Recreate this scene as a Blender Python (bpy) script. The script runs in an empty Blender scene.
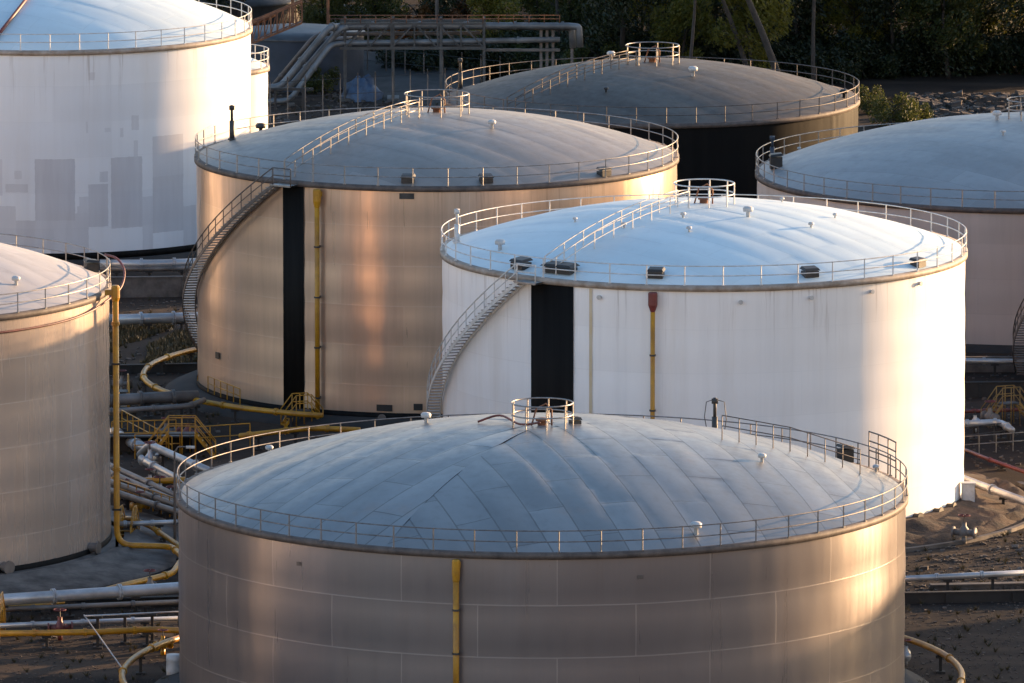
import bpy, bmesh, math, random
from mathutils import Vector, Matrix, noise
random.seed(7)
R_ = math.radians
scene = bpy.context.scene
C = scene.collection

# ------------------------------------------------------------------ camera
F = 10000.0            # focal length in pixels of the 1024 px wide picture
CAM_H = 95.5
PITCH = 8.53
cd = bpy.data.cameras.new('camera'); cam = bpy.data.objects.new('camera', cd); C.objects.link(cam)
cam.location = (0, 0, CAM_H); cam.rotation_euler = (R_(90 - PITCH), 0, 0)
cd.sensor_width = 36.0; cd.lens = F / 1024 * 36.0
cd.clip_start = 1.0; cd.clip_end = 6000.0
scene.camera = cam

# ------------------------------------------------------------------ light
SUN_EL = 6.5
SUN_AZ = 56.0          # clockwise from +Y
SUN_DIR = Vector((math.sin(R_(SUN_AZ)) * math.cos(R_(SUN_EL)), math.cos(R_(SUN_AZ)) * math.cos(R_(SUN_EL)), math.sin(R_(SUN_EL))))
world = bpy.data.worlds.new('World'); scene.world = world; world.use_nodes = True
wn = world.node_tree; wn.nodes.clear()
sky = wn.nodes.new('ShaderNodeTexSky'); sky.sky_type = 'NISHITA'; sky.sun_disc = False
sky.sun_elevation = R_(SUN_EL); sky.sun_rotation = R_(SUN_AZ)
sky.air_density = 1.0; sky.dust_density = 2.0; sky.ozone_density = 2.5
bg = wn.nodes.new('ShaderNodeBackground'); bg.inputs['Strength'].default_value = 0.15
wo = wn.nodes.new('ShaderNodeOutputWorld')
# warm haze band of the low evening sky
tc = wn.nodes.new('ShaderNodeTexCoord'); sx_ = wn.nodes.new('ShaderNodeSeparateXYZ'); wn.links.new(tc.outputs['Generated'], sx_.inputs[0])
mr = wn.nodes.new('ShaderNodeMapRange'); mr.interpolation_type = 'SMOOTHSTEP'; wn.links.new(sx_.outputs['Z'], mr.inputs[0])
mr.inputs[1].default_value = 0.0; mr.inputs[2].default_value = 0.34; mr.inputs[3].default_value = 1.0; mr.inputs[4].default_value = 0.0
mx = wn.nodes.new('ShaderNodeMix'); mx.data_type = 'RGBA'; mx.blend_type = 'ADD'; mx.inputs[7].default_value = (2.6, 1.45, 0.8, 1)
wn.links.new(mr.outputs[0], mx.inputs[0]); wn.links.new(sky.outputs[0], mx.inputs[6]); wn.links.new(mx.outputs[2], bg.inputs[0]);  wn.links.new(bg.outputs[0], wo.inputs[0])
sd = bpy.data.lights.new('sun', 'SUN'); sun = bpy.data.objects.new('sun', sd); C.objects.link(sun)
sd.energy = 4.0; sd.angle = R_(0.6); sd.color = (1.0, 0.63, 0.33)
sun.rotation_euler = SUN_DIR.to_track_quat('Z', 'Y').to_euler()
sun.location = (80, 640, 120)
scene.view_settings.view_transform = 'Standard'
scene.view_settings.look = 'None'
scene.view_settings.exposure = 1.85
scene.view_settings.gamma = 1.0

# ------------------------------------------------------------------ pixel -> place
cp, sp = math.cos(R_(PITCH)), math.sin(R_(PITCH))
def ray(px, py):
    x, y = (px - 512) / F, (341.5 - py) / F
    return Vector((x, cp + y * sp, -sp + y * cp))
def at(px, py, z=0.0):
    d = ray(px, py); t = (z - CAM_H) / d.z
    return Vector((d.x * t, d.y * t, z))
def depth(p): return p.y * cp - (p.z - CAM_H) * sp
def z_at(px, py, Y):
    d = ray(px, py); return CAM_H + d.z * Y / d.y

# ------------------------------------------------------------------ materials
def mat(name, col, rough=0.6, metal=0.0, spec=None):
    m = bpy.data.materials.new(name); m.use_nodes = True
    b = m.node_tree.nodes['Principled BSDF']
    b.inputs['Base Color'].default_value = (*col, 1); b.inputs['Roughness'].default_value = rough
    b.inputs['Metallic'].default_value = metal
    if spec is not None: b.inputs['Specular IOR Level'].default_value = spec
    return m
class NT:
    def __init__(s, m): s.t = m.node_tree; s.n = s.t.nodes; s.b = s.n['Principled BSDF']
    def new(s, kind, **kw):
        n = s.n.new(kind)
        for k, v in kw.items(): setattr(n, k, v)
        return n
    def link(s, a, b): s.t.links.new(a, b)
    def noise(s, vec, scale, detail=4, rough=0.55, mapscale=None):
        if mapscale:
            mp = s.new('ShaderNodeMapping'); mp.inputs['Scale'].default_value = mapscale
            s.link(vec, mp.inputs['Vector']); vec = mp.outputs[0]
        n = s.new('ShaderNodeTexNoise'); n.inputs['Scale'].default_value = scale
        n.inputs['Detail'].default_value = detail; n.inputs['Roughness'].default_value = rough
        s.link(vec, n.inputs['Vector']); return n.outputs['Fac']
    def ramp(s, fac, stops):
        r = s.new('ShaderNodeValToRGB'); e = r.color_ramp.elements
        e[0].position, e[0].color = stops[0][0], (*stops[0][1], 1)
        e[1].position, e[1].color = stops[-1][0], (*stops[-1][1], 1)
        for p, c in stops[1:-1]:
            k = e.new(p); k.color = (*c, 1)
        s.link(fac, r.inputs[0]); return r.outputs[0]
    def mix(s, fac, a, b, mode='MIX'):
        m = s.new('ShaderNodeMix'); m.data_type = 'RGBA'; m.blend_type = mode
        if isinstance(fac, float): m.inputs[0].default_value = fac
        else: s.link(fac, m.inputs[0])
        for i, v in ((6, a), (7, b)):
            if isinstance(v, tuple): m.inputs[i].default_value = (*v, 1)
            else: s.link(v, m.inputs[i])
        return m.outputs[2]
    def math(s, op, a, b=0.0):
        m = s.new('ShaderNodeMath', operation=op)
        for i, v in enumerate((a, b)):
            if isinstance(v, (int, float)): m.inputs[i].default_value = v
            else: s.link(v, m.inputs[i])
        return m.outputs[0]
    def bump(s, h, strength, dist):
        b = s.new('ShaderNodeBump'); b.inputs['Strength'].default_value = strength
        b.inputs['Distance'].default_value = dist; s.link(h, b.inputs['Height']); s.link(b.outputs[0], s.b.inputs['Normal'])
    def brick(s, vec, w, h, mortar, off=0.5, c1=(0, 0, 0), c2=(1, 1, 1), cm=(0.5, 0.5, 0.5), smooth=0.2):
        b = s.new('ShaderNodeTexBrick'); b.offset = off; b.offset_frequency = 2; b.squash = 1
        b.inputs['Scale'].default_value = 1; b.inputs['Brick Width'].default_value = w
        b.inputs['Row Height'].default_value = h; b.inputs['Mortar Size'].default_value = mortar
        b.inputs['Mortar Smooth'].default_value = smooth; b.inputs['Bias'].default_value = 0
        b.inputs['Color1'].default_value = (*c1, 1); b.inputs['Color2'].default_value = (*c2, 1)
        b.inputs['Mortar'].default_value = (*cm, 1); s.link(vec, b.inputs['Vector']); return b

COURSE = 2.40
def shell_mat(name, base, dark, metal, rough, streak, seam, patches=None, top=14.4, bumpy=0.55, plate=0.12, seamc=None, runsk=0.5, stain=(0.30, 0.20, 0.12), stain_amt=0.25):
    """tank wall: courses of plate, weld lines, vertical run-off streaks; UV = metres along the wall / up the wall"""
    m = mat(name, base, rough, metal); t = NT(m)
    uv = t.new('ShaderNodeUVMap').outputs[0]
    b = t.brick(uv, 8.0, COURSE, 0.03, 0.5)
    tone = t.mix(plate, base, b.outputs['Color'], 'OVERLAY')
    st = t.noise(uv, 1.0, 5, 0.6, (1.3, 0.07, 1))
    col = t.mix(t.math('MULTIPLY', t.ramp_v(st, 0.45, 0.75), streak), tone, dark)
    st2 = t.noise(uv, 1.0, 6, 0.65, (0.35, 0.035, 1))
    col = t.mix(t.math('MULTIPLY', t.ramp_v(st2, 0.52, 0.72), stain_amt), col, stain)
    big = t.noise(uv, 0.12, 4, 0.5)
    col = t.mix(t.math('MULTIPLY', t.ramp_v(big, 0.4, 0.7), 0.18), col, dark)
    sep = t.new('ShaderNodeSeparateXYZ'); t.link(uv, sep.inputs[0]); U, V = sep.outputs['X'], sep.outputs['Y']
    runs = t.math('MULTIPLY', t.ramp_v(t.noise(uv, 1.0, 4, 0.7, (2.6, 0.10, 1)), 0.56, 0.70), t.ramp_v(V, top - 4.5, top))
    col = t.mix(t.math('MULTIPLY', runs, runsk), col, (0.17, 0.10, 0.06))
    if patches:
        edge = t.math('MULTIPLY', t.math('SUBTRACT', t.noise(uv, 3.0, 3), 0.5), 0.12)
        Ue, Ve = t.math('ADD', U, edge), t.math('ADD', V, edge); tot = None
        for (u0, u1, v0, v1, k) in patches:
            f = t.math('MULTIPLY', t.math('MULTIPLY', t.math('GREATER_THAN', Ue, u0), t.math('LESS_THAN', Ue, u1)), t.math('MULTIPLY', t.math('GREATER_THAN', Ve, v0), t.math('LESS_THAN', Ve, v1)))
            f = t.math('MULTIPLY', f, k * .8); tot = f if tot is None else t.math('MAXIMUM', tot, f)
        wear = t.ramp_v(t.noise(uv, 1.0, 5, 0.6, (1.2, 0.12, 1)), 0.3, 0.6, 0.65, 1.0)
        col = t.mix(t.math('MULTIPLY', tot, wear), col, (0.40, 0.385, 0.41))
    col = t.mix(t.math('MULTIPLY', b.outputs['Fac'], seam), col, seamc or dark)
    t.link(col, t.b.inputs['Base Color'])
    rr = t.ramp_v(st, 0.2, 0.8, rough * 0.8, rough * 1.25); t.link(rr, t.b.inputs['Roughness'])
    h = t.math('ADD', t.math('MULTIPLY', t.noise(uv, 1.0, 1, 0.4, (0.55, 0.16, 1)), 1.0), t.math('MULTIPLY', b.outputs['Fac'], 0.04))
    t.bump(h, bumpy, 0.05)
    if metal > 0.3:
        tg = t.new('ShaderNodeTangent'); tg.direction_type = 'UV_MAP'; tg.uv_map = 'UVMap'; t.link(tg.outputs[0], t.b.inputs['Tangent'])
        t.b.inputs['Anisotropic'].default_value = 0.55; t.b.inputs['Anisotropic Rotation'].default_value = 0.25
    return m
def _ramp_v(s, v, a, b, lo=0.0, hi=1.0):
    m = s.new('ShaderNodeMapRange'); s.link(v, m.inputs[0])
    m.inputs[1].default_value = a; m.inputs[2].default_value = b; m.inputs[3].default_value = lo; m.inputs[4].default_value = hi
    return m.outputs[0]
NT.ramp_v = _ramp_v

def roof_mat(name, base, dark, PW, PL, seam, metal=0.0, rough=0.5, var=0.25, rust=0.3, mortar=0.035, spec=0.35):
    m = mat(name, base, rough, metal); t = NT(m)
    uv = t.new('ShaderNodeUVMap').outputs[0]
    t.b.inputs['Specular IOR Level'].default_value = spec
    b = t.brick(uv, PL, PW, mortar, 0.5)
    tone = t.mix(var, base, b.outputs['Color'], 'OVERLAY')
    n1 = t.noise(uv, 0.35, 6, 0.6, (0.35, 1, 1))
    col = t.mix(t.math('MULTIPLY', t.ramp_v(n1, 0.42, 0.72), 0.45), tone, dark)
    n2 = t.noise(uv, 1.4, 8, 0.7)
    col = t.mix(t.math('MULTIPLY', t.ramp_v(n2, 0.55, 0.75), 0.3), col, dark)
    n3 = t.noise(uv, 0.22, 7, 0.7)
    col = t.mix(t.math('MULTIPLY', t.ramp_v(n3, 0.58, 0.72), rust), col, (0.26, 0.15, 0.09))
    col = t.mix(t.math('MULTIPLY', b.outputs['Fac'], seam), col, (0.08, 0.075, 0.07))
    t.link(col, t.b.inputs['Base Color'])
    rr = t.ramp_v(n2, 0.3, 0.7, rough * 0.8, rough * 1.2); t.link(rr, t.b.inputs['Roughness'])
    h = t.math('ADD', t.math('MULTIPLY', n1, 0.6), t.math('MULTIPLY', b.outputs['Fac'], -0.25))
    t.bump(h, 0.35, 0.06)
    return m

def noisy(name, a, b, scale, rough=0.8, metal=0.0, bump=0.3, dist=0.03, coord='Object', mid=(0.35, 0.65), mapscale=None):
    m = mat(name, a, rough, metal); t = NT(m)
    v = t.new('ShaderNodeTexCoord').outputs[coord]
    n = t.noise(v, scale, 7, 0.65, mapscale)
    t.link(t.mix(t.ramp_v(n, *mid), a, b), t.b.inputs['Base Color'])
    if bump: t.bump(n, bump, dist)
    return m

M = {}
M['shell_white'] = shell_mat('white_tank_paint', (0.82, 0.79, 0.77), (0.50, 0.48, 0.47), 0.0, 0.42, 0.22, 0.10, stain=(0.55, 0.42, 0.28), stain_amt=0.22)
PATCH_PX = [(45, 84, 160, 219, .8), (97, 116, 184, 225, .7), (119, 149, 158, 226, .75), (159, 188, 137, 176, .6), (159, 188, 176, 230, .75), (25, 32, 171, 179, .5), (16, 38, 184, 192, .55), (0, 10, 184, 192, .4), (139, 146, 118, 132, .55),
            (108, 116, 172, 182, .5), (98, 104, 77, 84, .5), (10, 13, 160, 195, .4), (0, 26, 205, 240, .5), (26, 60, 219, 246, .65), (60, 97, 212, 250, .55), (88, 97, 196, 212, .5), (149, 159, 196, 250, .5), (188, 200, 205, 250, .5), (128, 131, 130, 139, .5), (141, 145, 142, 158, .5), (95, 97, 124, 135, .4), (113, 119, 130, 134, .4), (86, 94, 205, 212, .5), (-40, -6, 190, 250, .5)]
def patch_uv(x0, x1, y0, y1, k):
    f = lambda x: math.asin(max(-.99, min(.99, (x - 50) / 201))) * 13.92 + 60 + 7 * 3.3
    z = lambda x, y: (236 + 25 * math.sqrt(max(0, 1 - ((x - 50) / 201) ** 2)) - y) / 14.2
    xm = (x0 + x1) / 2; return (f(x0), f(x1), z(xm, y1), z(xm, y0), k)
M['shell_patched'] = shell_mat('patched_white_tank_paint', (0.70, 0.71, 0.74), (0.50, 0.50, 0.51), 0.0, 0.5, 0.2, 0.08, patches=[patch_uv(*p) for p in PATCH_PX], stain=(0.5, 0.4, 0.3), stain_amt=0.15)
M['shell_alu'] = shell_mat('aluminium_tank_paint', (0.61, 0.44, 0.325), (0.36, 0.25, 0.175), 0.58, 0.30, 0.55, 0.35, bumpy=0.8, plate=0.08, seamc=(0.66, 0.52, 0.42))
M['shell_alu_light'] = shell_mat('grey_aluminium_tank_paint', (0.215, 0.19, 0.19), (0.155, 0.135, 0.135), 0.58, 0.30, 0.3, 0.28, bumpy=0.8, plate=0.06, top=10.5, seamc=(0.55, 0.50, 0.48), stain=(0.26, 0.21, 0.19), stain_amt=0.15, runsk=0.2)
M['shell_left'] = shell_mat('silver_brown_tank_paint', (0.46, 0.37, 0.31), (0.30, 0.235, 0.19), 0.30, 0.27, 0.4, 0.45, bumpy=0.7, plate=0.06, seamc=(0.66, 0.58, 0.52), stain=(0.32, 0.24, 0.19), runsk=0.25)
M['shell_beige'] = shell_mat('dull_beige_tank_paint', (0.50, 0.42, 0.38), (0.31, 0.26, 0.235), 0.1, 0.55, 0.3, 0.12)
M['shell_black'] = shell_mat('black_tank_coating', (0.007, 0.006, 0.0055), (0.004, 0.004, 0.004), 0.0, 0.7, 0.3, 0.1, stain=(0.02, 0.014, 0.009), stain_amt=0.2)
M['roof_plate'] = roof_mat('plated_grey_roof', (0.195, 0.20, 0.205), (0.11, 0.11, 0.11), 1.9, 6.5, 0.75, 0.2, 0.38, 0.16, 0.3, 0.045, 0.5)
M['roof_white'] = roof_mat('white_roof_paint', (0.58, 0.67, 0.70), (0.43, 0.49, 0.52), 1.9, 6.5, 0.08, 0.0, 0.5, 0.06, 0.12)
M['roof_grey'] = roof_mat('weathered_grey_roof', (0.25, 0.225, 0.205), (0.14, 0.13, 0.12), 1.9, 6.5, 0.15, 0.1, 0.45, 0.12, 0.25)
M['roof_far'] = roof_mat('far_light_roof', (0.28, 0.285, 0.285), (0.18, 0.18, 0.18), 1.9, 6.5, 0.12, 0.05, 0.5, 0.1, 0.15)
M['roof_left'] = roof_mat('cream_roof_paint', (0.43, 0.40, 0.385), (0.30, 0.28, 0.27), 1.9, 6.5, 0.14, 0.05, 0.5, 0.1, 0.2)  # plain pale roof colour of the left tank
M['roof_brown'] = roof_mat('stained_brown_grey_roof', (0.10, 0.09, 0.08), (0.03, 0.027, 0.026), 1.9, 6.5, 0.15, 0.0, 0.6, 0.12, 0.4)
M['rail_white'] = noisy('white_rail_paint', (0.62, 0.62, 0.62), (0.45, 0.42, 0.38), 3, 0.45)
M['rail_galv'] = noisy('galvanised_rail', (0.34, 0.33, 0.32), (0.22, 0.19, 0.17), 3, 0.42, 0.6)
M['rail_aged'] = noisy('aged_rail', (0.24, 0.22, 0.21), (0.12, 0.10, 0.09), 3, 0.5, 0.4)
M['rail_dark'] = noisy('weathered_dark_rail', (0.15, 0.13, 0.12), (0.08, 0.06, 0.05), 3, 0.55, 0.3)
M['rim_rust'] = noisy('rusty_rim', (0.13, 0.10, 0.085), (0.06, 0.045, 0.04), 1.5, 0.7)
M['rim_beige'] = noisy('beige_rim', (0.36, 0.31, 0.27), (0.22, 0.17, 0.13), 1.5, 0.65)
M['black'] = noisy('black_coating', (0.0035, 0.003, 0.003), (0.010, 0.009, 0.008), 0.6, 0.7, bump=0.3, dist=0.02, mapscale=(3, 3, .12))
M['yellow'] = noisy('yellow_pipe_paint', (0.50, 0.24, 0.008), (0.30, 0.13, 0.01), 1.2, 0.42)
M['red'] = noisy('dull_red_pipe_paint', (0.17, 0.035, 0.03), (0.09, 0.025, 0.02), 1.2, 0.5)
M['pipe'] = noisy('silver_pipe_cladding', (0.50, 0.50, 0.51), (0.30, 0.29, 0.29), 0.5, 0.38, 0.45)
M['pipe_dull'] = noisy('dull_grey_pipe_paint', (0.20, 0.17, 0.155), (0.10, 0.085, 0.075), 0.7, 0.55, 0.2)
M['pipe_far'] = noisy('shaded_silver_cladding', (0.22, 0.22, 0.225), (0.12, 0.12, 0.12), 0.6, 0.5, 0.3)  # darker copy of the silver cladding, with the trestle's shade in its colour
M['trestle'] = noisy('grey_trestle_paint', (0.11, 0.105, 0.10), (0.06, 0.055, 0.05), 1.0, 0.6, 0.2)
M['steel'] = noisy('grey_structural_steel', (0.065, 0.06, 0.058), (0.035, 0.032, 0.03), 1.2, 0.55, 0.3)
M['rust'] = noisy('rusty_steel', (0.30, 0.12, 0.05), (0.12, 0.05, 0.03), 1.5, 0.75)
M['vent'] = noisy('vent_paint', (0.55, 0.55, 0.55), (0.38, 0.36, 0.34), 4, 0.45)
M['hatch'] = noisy('dark_hatch_rubber', (0.02, 0.02, 0.021), (0.012, 0.012, 0.012), 2, 0.5)
M['concrete'] = noisy('dark_concrete', (0.14, 0.12, 0.108), (0.045, 0.038, 0.035), 0.7, 0.85, bump=0.5)
M['concrete_dark'] = noisy('blackish_concrete', (0.030, 0.026, 0.024), (0.015, 0.013, 0.012), 0.6, 0.85, bump=0.4)  # very dark concrete tone shared by walls, plinths and pipe supports
M['mound'] = noisy('earth_mound', (0.075, 0.045, 0.03), (0.016, 0.012, 0.010), 0.8, 0.95, bump=0.9, dist=0.2)
M['bark'] = noisy('bark', (0.05, 0.04, 0.032), (0.025, 0.019, 0.015), 2.5, 0.9)
M['bark_pale'] = noisy('pale_bark', (0.065, 0.05, 0.042), (0.03, 0.024, 0.02), 2.5, 0.85)
M['roof_sheet'] = noisy('blue_grey_sheet_roof', (0.09, 0.09, 0.095), (0.05, 0.05, 0.052), 0.8, 0.5, 0.2)
M['blue_wall'] = noisy('dark_blue_wall', (0.035, 0.05, 0.075), (0.02, 0.03, 0.045), 0.5, 0.6)
M['white_box'] = noisy('white_cabinet_paint', (0.55, 0.55, 0.56), (0.4, 0.38, 0.36), 2, 0.5)

M['roof_brown'].node_tree.nodes['Principled BSDF'].inputs['Specular IOR Level'].default_value = 0.2
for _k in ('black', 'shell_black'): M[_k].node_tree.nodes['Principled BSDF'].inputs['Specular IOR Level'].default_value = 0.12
def ground_mat():
    m = mat('yard_ground', (0.06, 0.05, 0.045), 0.95, 0.0, 0.15); t = NT(m)
    g = t.new('ShaderNodeNewGeometry').outputs['Position']
    n = t.noise(g, 0.035, 8, 0.62); n2 = t.noise(g, 0.5, 8, 0.7); n3 = t.noise(g, 0.09, 5, 0.6, (0.35, 1.5, 1))
    c = t.ramp(n, [(0.3, (0.014, 0.011, 0.010)), (0.5, (0.030, 0.019, 0.014)), (0.7, (0.066, 0.046, 0.033))])
    c = t.mix(t.math('MULTIPLY', t.ramp_v(n2, 0.4, 0.7), 0.5), c, (0.014, 0.011, 0.010))
    c = t.mix(t.math('MULTIPLY', t.ramp_v(n3, 0.52, 0.72), 0.5), c, (0.13, 0.088, 0.062))
    t.link(c, t.b.inputs['Base Color']); t.bump(n2, 0.6, 0.12); return m
M['ground'] = ground_mat()
M['rubble'] = noisy('rubble', (0.12, 0.095, 0.08), (0.035, 0.027, 0.024), 0.9, 0.95, bump=1.0, dist=0.3)
def leaf_mat(name, a, b, trans=0.25):
    m = mat(name, a, 0.55); t = NT(m)
    r = t.new('ShaderNodeObjectInfo').outputs['Random']
    g = t.new('ShaderNodeNewGeometry').outputs['Random Per Island']
    f = t.math('ADD', t.math('MULTIPLY', r, 0.5), t.math('MULTIPLY', g, 0.5))
    t.link(t.mix(f, a, b), t.b.inputs['Base Color'])
    tr = t.new('ShaderNodeBsdfTranslucent'); t.link(t.mix(f, a, b), tr.inputs[0])
    ms = t.new('ShaderNodeMixShader'); ms.inputs[0].default_value = trans
    t.link(t.b.outputs[0], ms.inputs[1]); t.link(tr.outputs[0], ms.inputs[2])
    t.link(ms.outputs[0], t.n['Material Output'].inputs[0]); return m
M['leaf_dark'] = leaf_mat('dark_foliage', (0.010, 0.015, 0.004), (0.026, 0.036, 0.008))  # leaf colour set near black to carry the dense forest's shade
M['leaf_mid'] = leaf_mat('green_foliage', (0.030, 0.042, 0.008), (0.085, 0.088, 0.014), 0.45)
M['leaf_yellow'] = leaf_mat('yellow_green_foliage', (0.085, 0.092, 0.012), (0.20, 0.165, 0.02), 0.5)
M['leaf_rust'] = leaf_mat('orange_brown_foliage', (0.14, 0.06, 0.018), (0.22, 0.10, 0.03), 0.3)
M['grass'] = leaf_mat('dry_grass', (0.025, 0.025, 0.008), (0.075, 0.055, 0.026), 0.2)

# ------------------------------------------------------------------ mesh helpers
def smooth_path(p, k=6):
    p = [Vector(q) for q in p]; out = []
    for i in range(len(p) - 1):
        a, b, c, d = p[max(i - 1, 0)], p[i], p[i + 1], p[min(i + 2, len(p) - 1)]
        for j in range(k):
            t = j / k; out.append(.5 * ((2 * b) + (c - a) * t + (2 * a - 5 * b + 4 * c - d) * t * t + (3 * b - a - 3 * c + d) * t ** 3))
    return out + [p[-1]]
class MB:
    def __init__(s): s.v = []; s.f = []; s.uv = []; s.has_uv = False
    def add(s, vs, fs, uvs=None):
        o = len(s.v); s.v += [tuple(v) for v in vs]; s.f += [tuple(i + o for i in f) for f in fs]
        s.uv += [tuple(u) for u in uvs] if uvs else [(0, 0)] * len(vs)
        if uvs: s.has_uv = True
        return s
    def box(s, c, size, rot=0.0, tilt=None):
        x, y, z = [k / 2 for k in size]
        mt = Matrix.Rotation(rot, 3, 'Z')
        if tilt is not None: mt = mt @ tilt
        vs = [Vector(c) + mt @ Vector((a * x, b * y, d * z)) for d in (-1, 1) for a, b in ((-1, -1), (1, -1), (1, 1), (-1, 1))]
        return s.add(vs, [(3, 2, 1, 0), (4, 5, 6, 7), (0, 1, 5, 4), (1, 2, 6, 5), (2, 3, 7, 6), (3, 0, 4, 7)])
    def beam(s, a, b, w, h):
        a, b = Vector(a), Vector(b); d = (b - a)
        if d.length < 1e-6: return s
        q = d.to_track_quat('X', 'Z').to_matrix()
        return s.box((a + b) / 2, (d.length, w, h), 0, q)
    def tube(s, pts, r, n=6, closed=False, caps=True):
        pts = [Vector(p) for p in pts]; N = len(pts); vs = []; prev = None
        rr = r if isinstance(r, (list, tuple)) else [r] * N
        for i, p in enumerate(pts):
            if closed: d = pts[(i + 1) % N] - pts[i - 1]
            else: d = pts[min(i + 1, N - 1)] - pts[max(i - 1, 0)]
            d.normalize()
            ref = prev if prev is not None else (Vector((0, 0, 1)) if abs(d.z) < 0.9 else Vector((1, 0, 0)))
            a = (ref - d * ref.dot(d))
            if a.length < 1e-5: a = d.orthogonal()
            a.normalize(); b = d.cross(a); prev = a
            for k in range(n):
                t = 2 * math.pi * k / n; vs.append(p + (a * math.cos(t) + b * math.sin(t)) * rr[i])
        fs = []
        for i in range(N if closed else N - 1):
            j = (i + 1) % N
            for k in range(n): fs.append((i * n + k, i * n + (k + 1) % n, j * n + (k + 1) % n, j * n + k))
        if not closed and caps: fs += [tuple(range(n))[::-1], tuple((N - 1) * n + k for k in range(n))]
        return s.add(vs, fs)
    def lathe(s, prof, n=96, c=(0, 0, 0), a0=0.0, a1=2 * math.pi):
        full = abs(a1 - a0 - 2 * math.pi) < 1e-6; K = n if full else n + 1; vs = []; P = len(prof)
        for k in range(K):
            a = a0 + (a1 - a0) * k / n
            for r, z in prof: vs.append((c[0] + r * math.sin(a), c[1] - r * math.cos(a), c[2] + z))
        fs = []
        for k in range(n):
            j = (k + 1) % K
            for i in range(P - 1): fs.append((k * P + i, j * P + i, j * P + i + 1, k * P + i + 1))
        return s.add(vs, fs)
    def disc(s, c, r, n=24, normal_up=True):
        vs = [(c[0] + r * math.sin(2 * math.pi * k / n), c[1] - r * math.cos(2 * math.pi * k / n), c[2]) for k in range(n)]
        return s.add(vs, [tuple(range(n))])
    def mesh(s, name, m, smooth=False):
        me = bpy.data.meshes.new(name); me.from_pydata(s.v, [], s.f)
        if s.has_uv:
            l = me.uv_layers.new(name='UVMap')
            for lp in me.loops: l.data[lp.index].uv = s.uv[lp.vertex_index]
        me.materials.append(m)
        if smooth: me.polygons.foreach_set('use_smooth', [True] * len(me.polygons))
        me.update(); return me
    def build(s, name, m, parent=None, smooth=False, loc=None):
        o = bpy.data.objects.new(name, s.mesh(name, m, smooth)); C.objects.link(o)
        if parent: o.parent = parent
        if loc is not None: o.location = loc
        return o
def empty(name, loc=(0, 0, 0), rz=0.0):
    o = bpy.data.objects.new(name, None); C.objects.link(o); o.location = loc; o.rotation_euler = (0, 0, rz); o.empty_display_size = 0.5; return o
def tag(o, label=None, cat=None, group=None, kind=None):
    if label: o['label'] = label
    if cat: o['category'] = cat
    if group: o['group'] = group
    if kind: o['kind'] = kind
    return o
def inst(src, parent, loc, rz=0.0):
    c = src.copy(); C.objects.link(c); c.parent = parent; c.location = loc; c.rotation_euler = (0, 0, rz); return c
def P(r, phi, z=0.0): return Vector((r * math.sin(phi), -r * math.cos(phi), z))
def arc(r, a, b, z, n, c=(0, 0)):
    return [Vector((c[0] + r * math.sin(a + (b - a) * i / n), c[1] - r * math.cos(a + (b - a) * i / n), z)) for i in range(n + 1)]

# ------------------------------------------------------------------ setting: ground
g = MB(); N = 60
vs = []; fs = []
xs = [-3000, -1200, -500, -250, -120] + [-60 + 4 * i for i in range(31)] + [120, 250, 500, 1200, 3000]
ys = [-500, 0, 250, 400] + [440 + 8 * i for i in range(60)] + [1000, 1200, 1600, 2500, 4500]
for y in ys:
    for x in xs:
        z = 0.0
        if y > 780: z = min(1.0, (y - 780) / 60) * 1.5 * noise.noise(Vector((x * .02, y * .02, 0)))
        vs.append((x, y, z))
W = len(xs)
for j in range(len(ys) - 1):
    for i in range(W - 1): fs.append((j * W + i, j * W + i + 1, (j + 1) * W + i + 1, (j + 1) * W + i))
g.add(vs, fs); tag(g.build('ground', M['ground']), kind='structure')

# ------------------------------------------------------------------ tanks
def dome_z(R, rise):
    Rs = (R * R + rise * rise) / (2 * rise)
    return lambda r: math.sqrt(max(Rs * Rs - r * r, 0)) - (Rs - rise)

def wobble(i, j, k):
    return (math.sin(i * 12.9898 + j * 78.233 + k * 37.719) * 43758.5453) % 1.0 - 0.5

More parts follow.
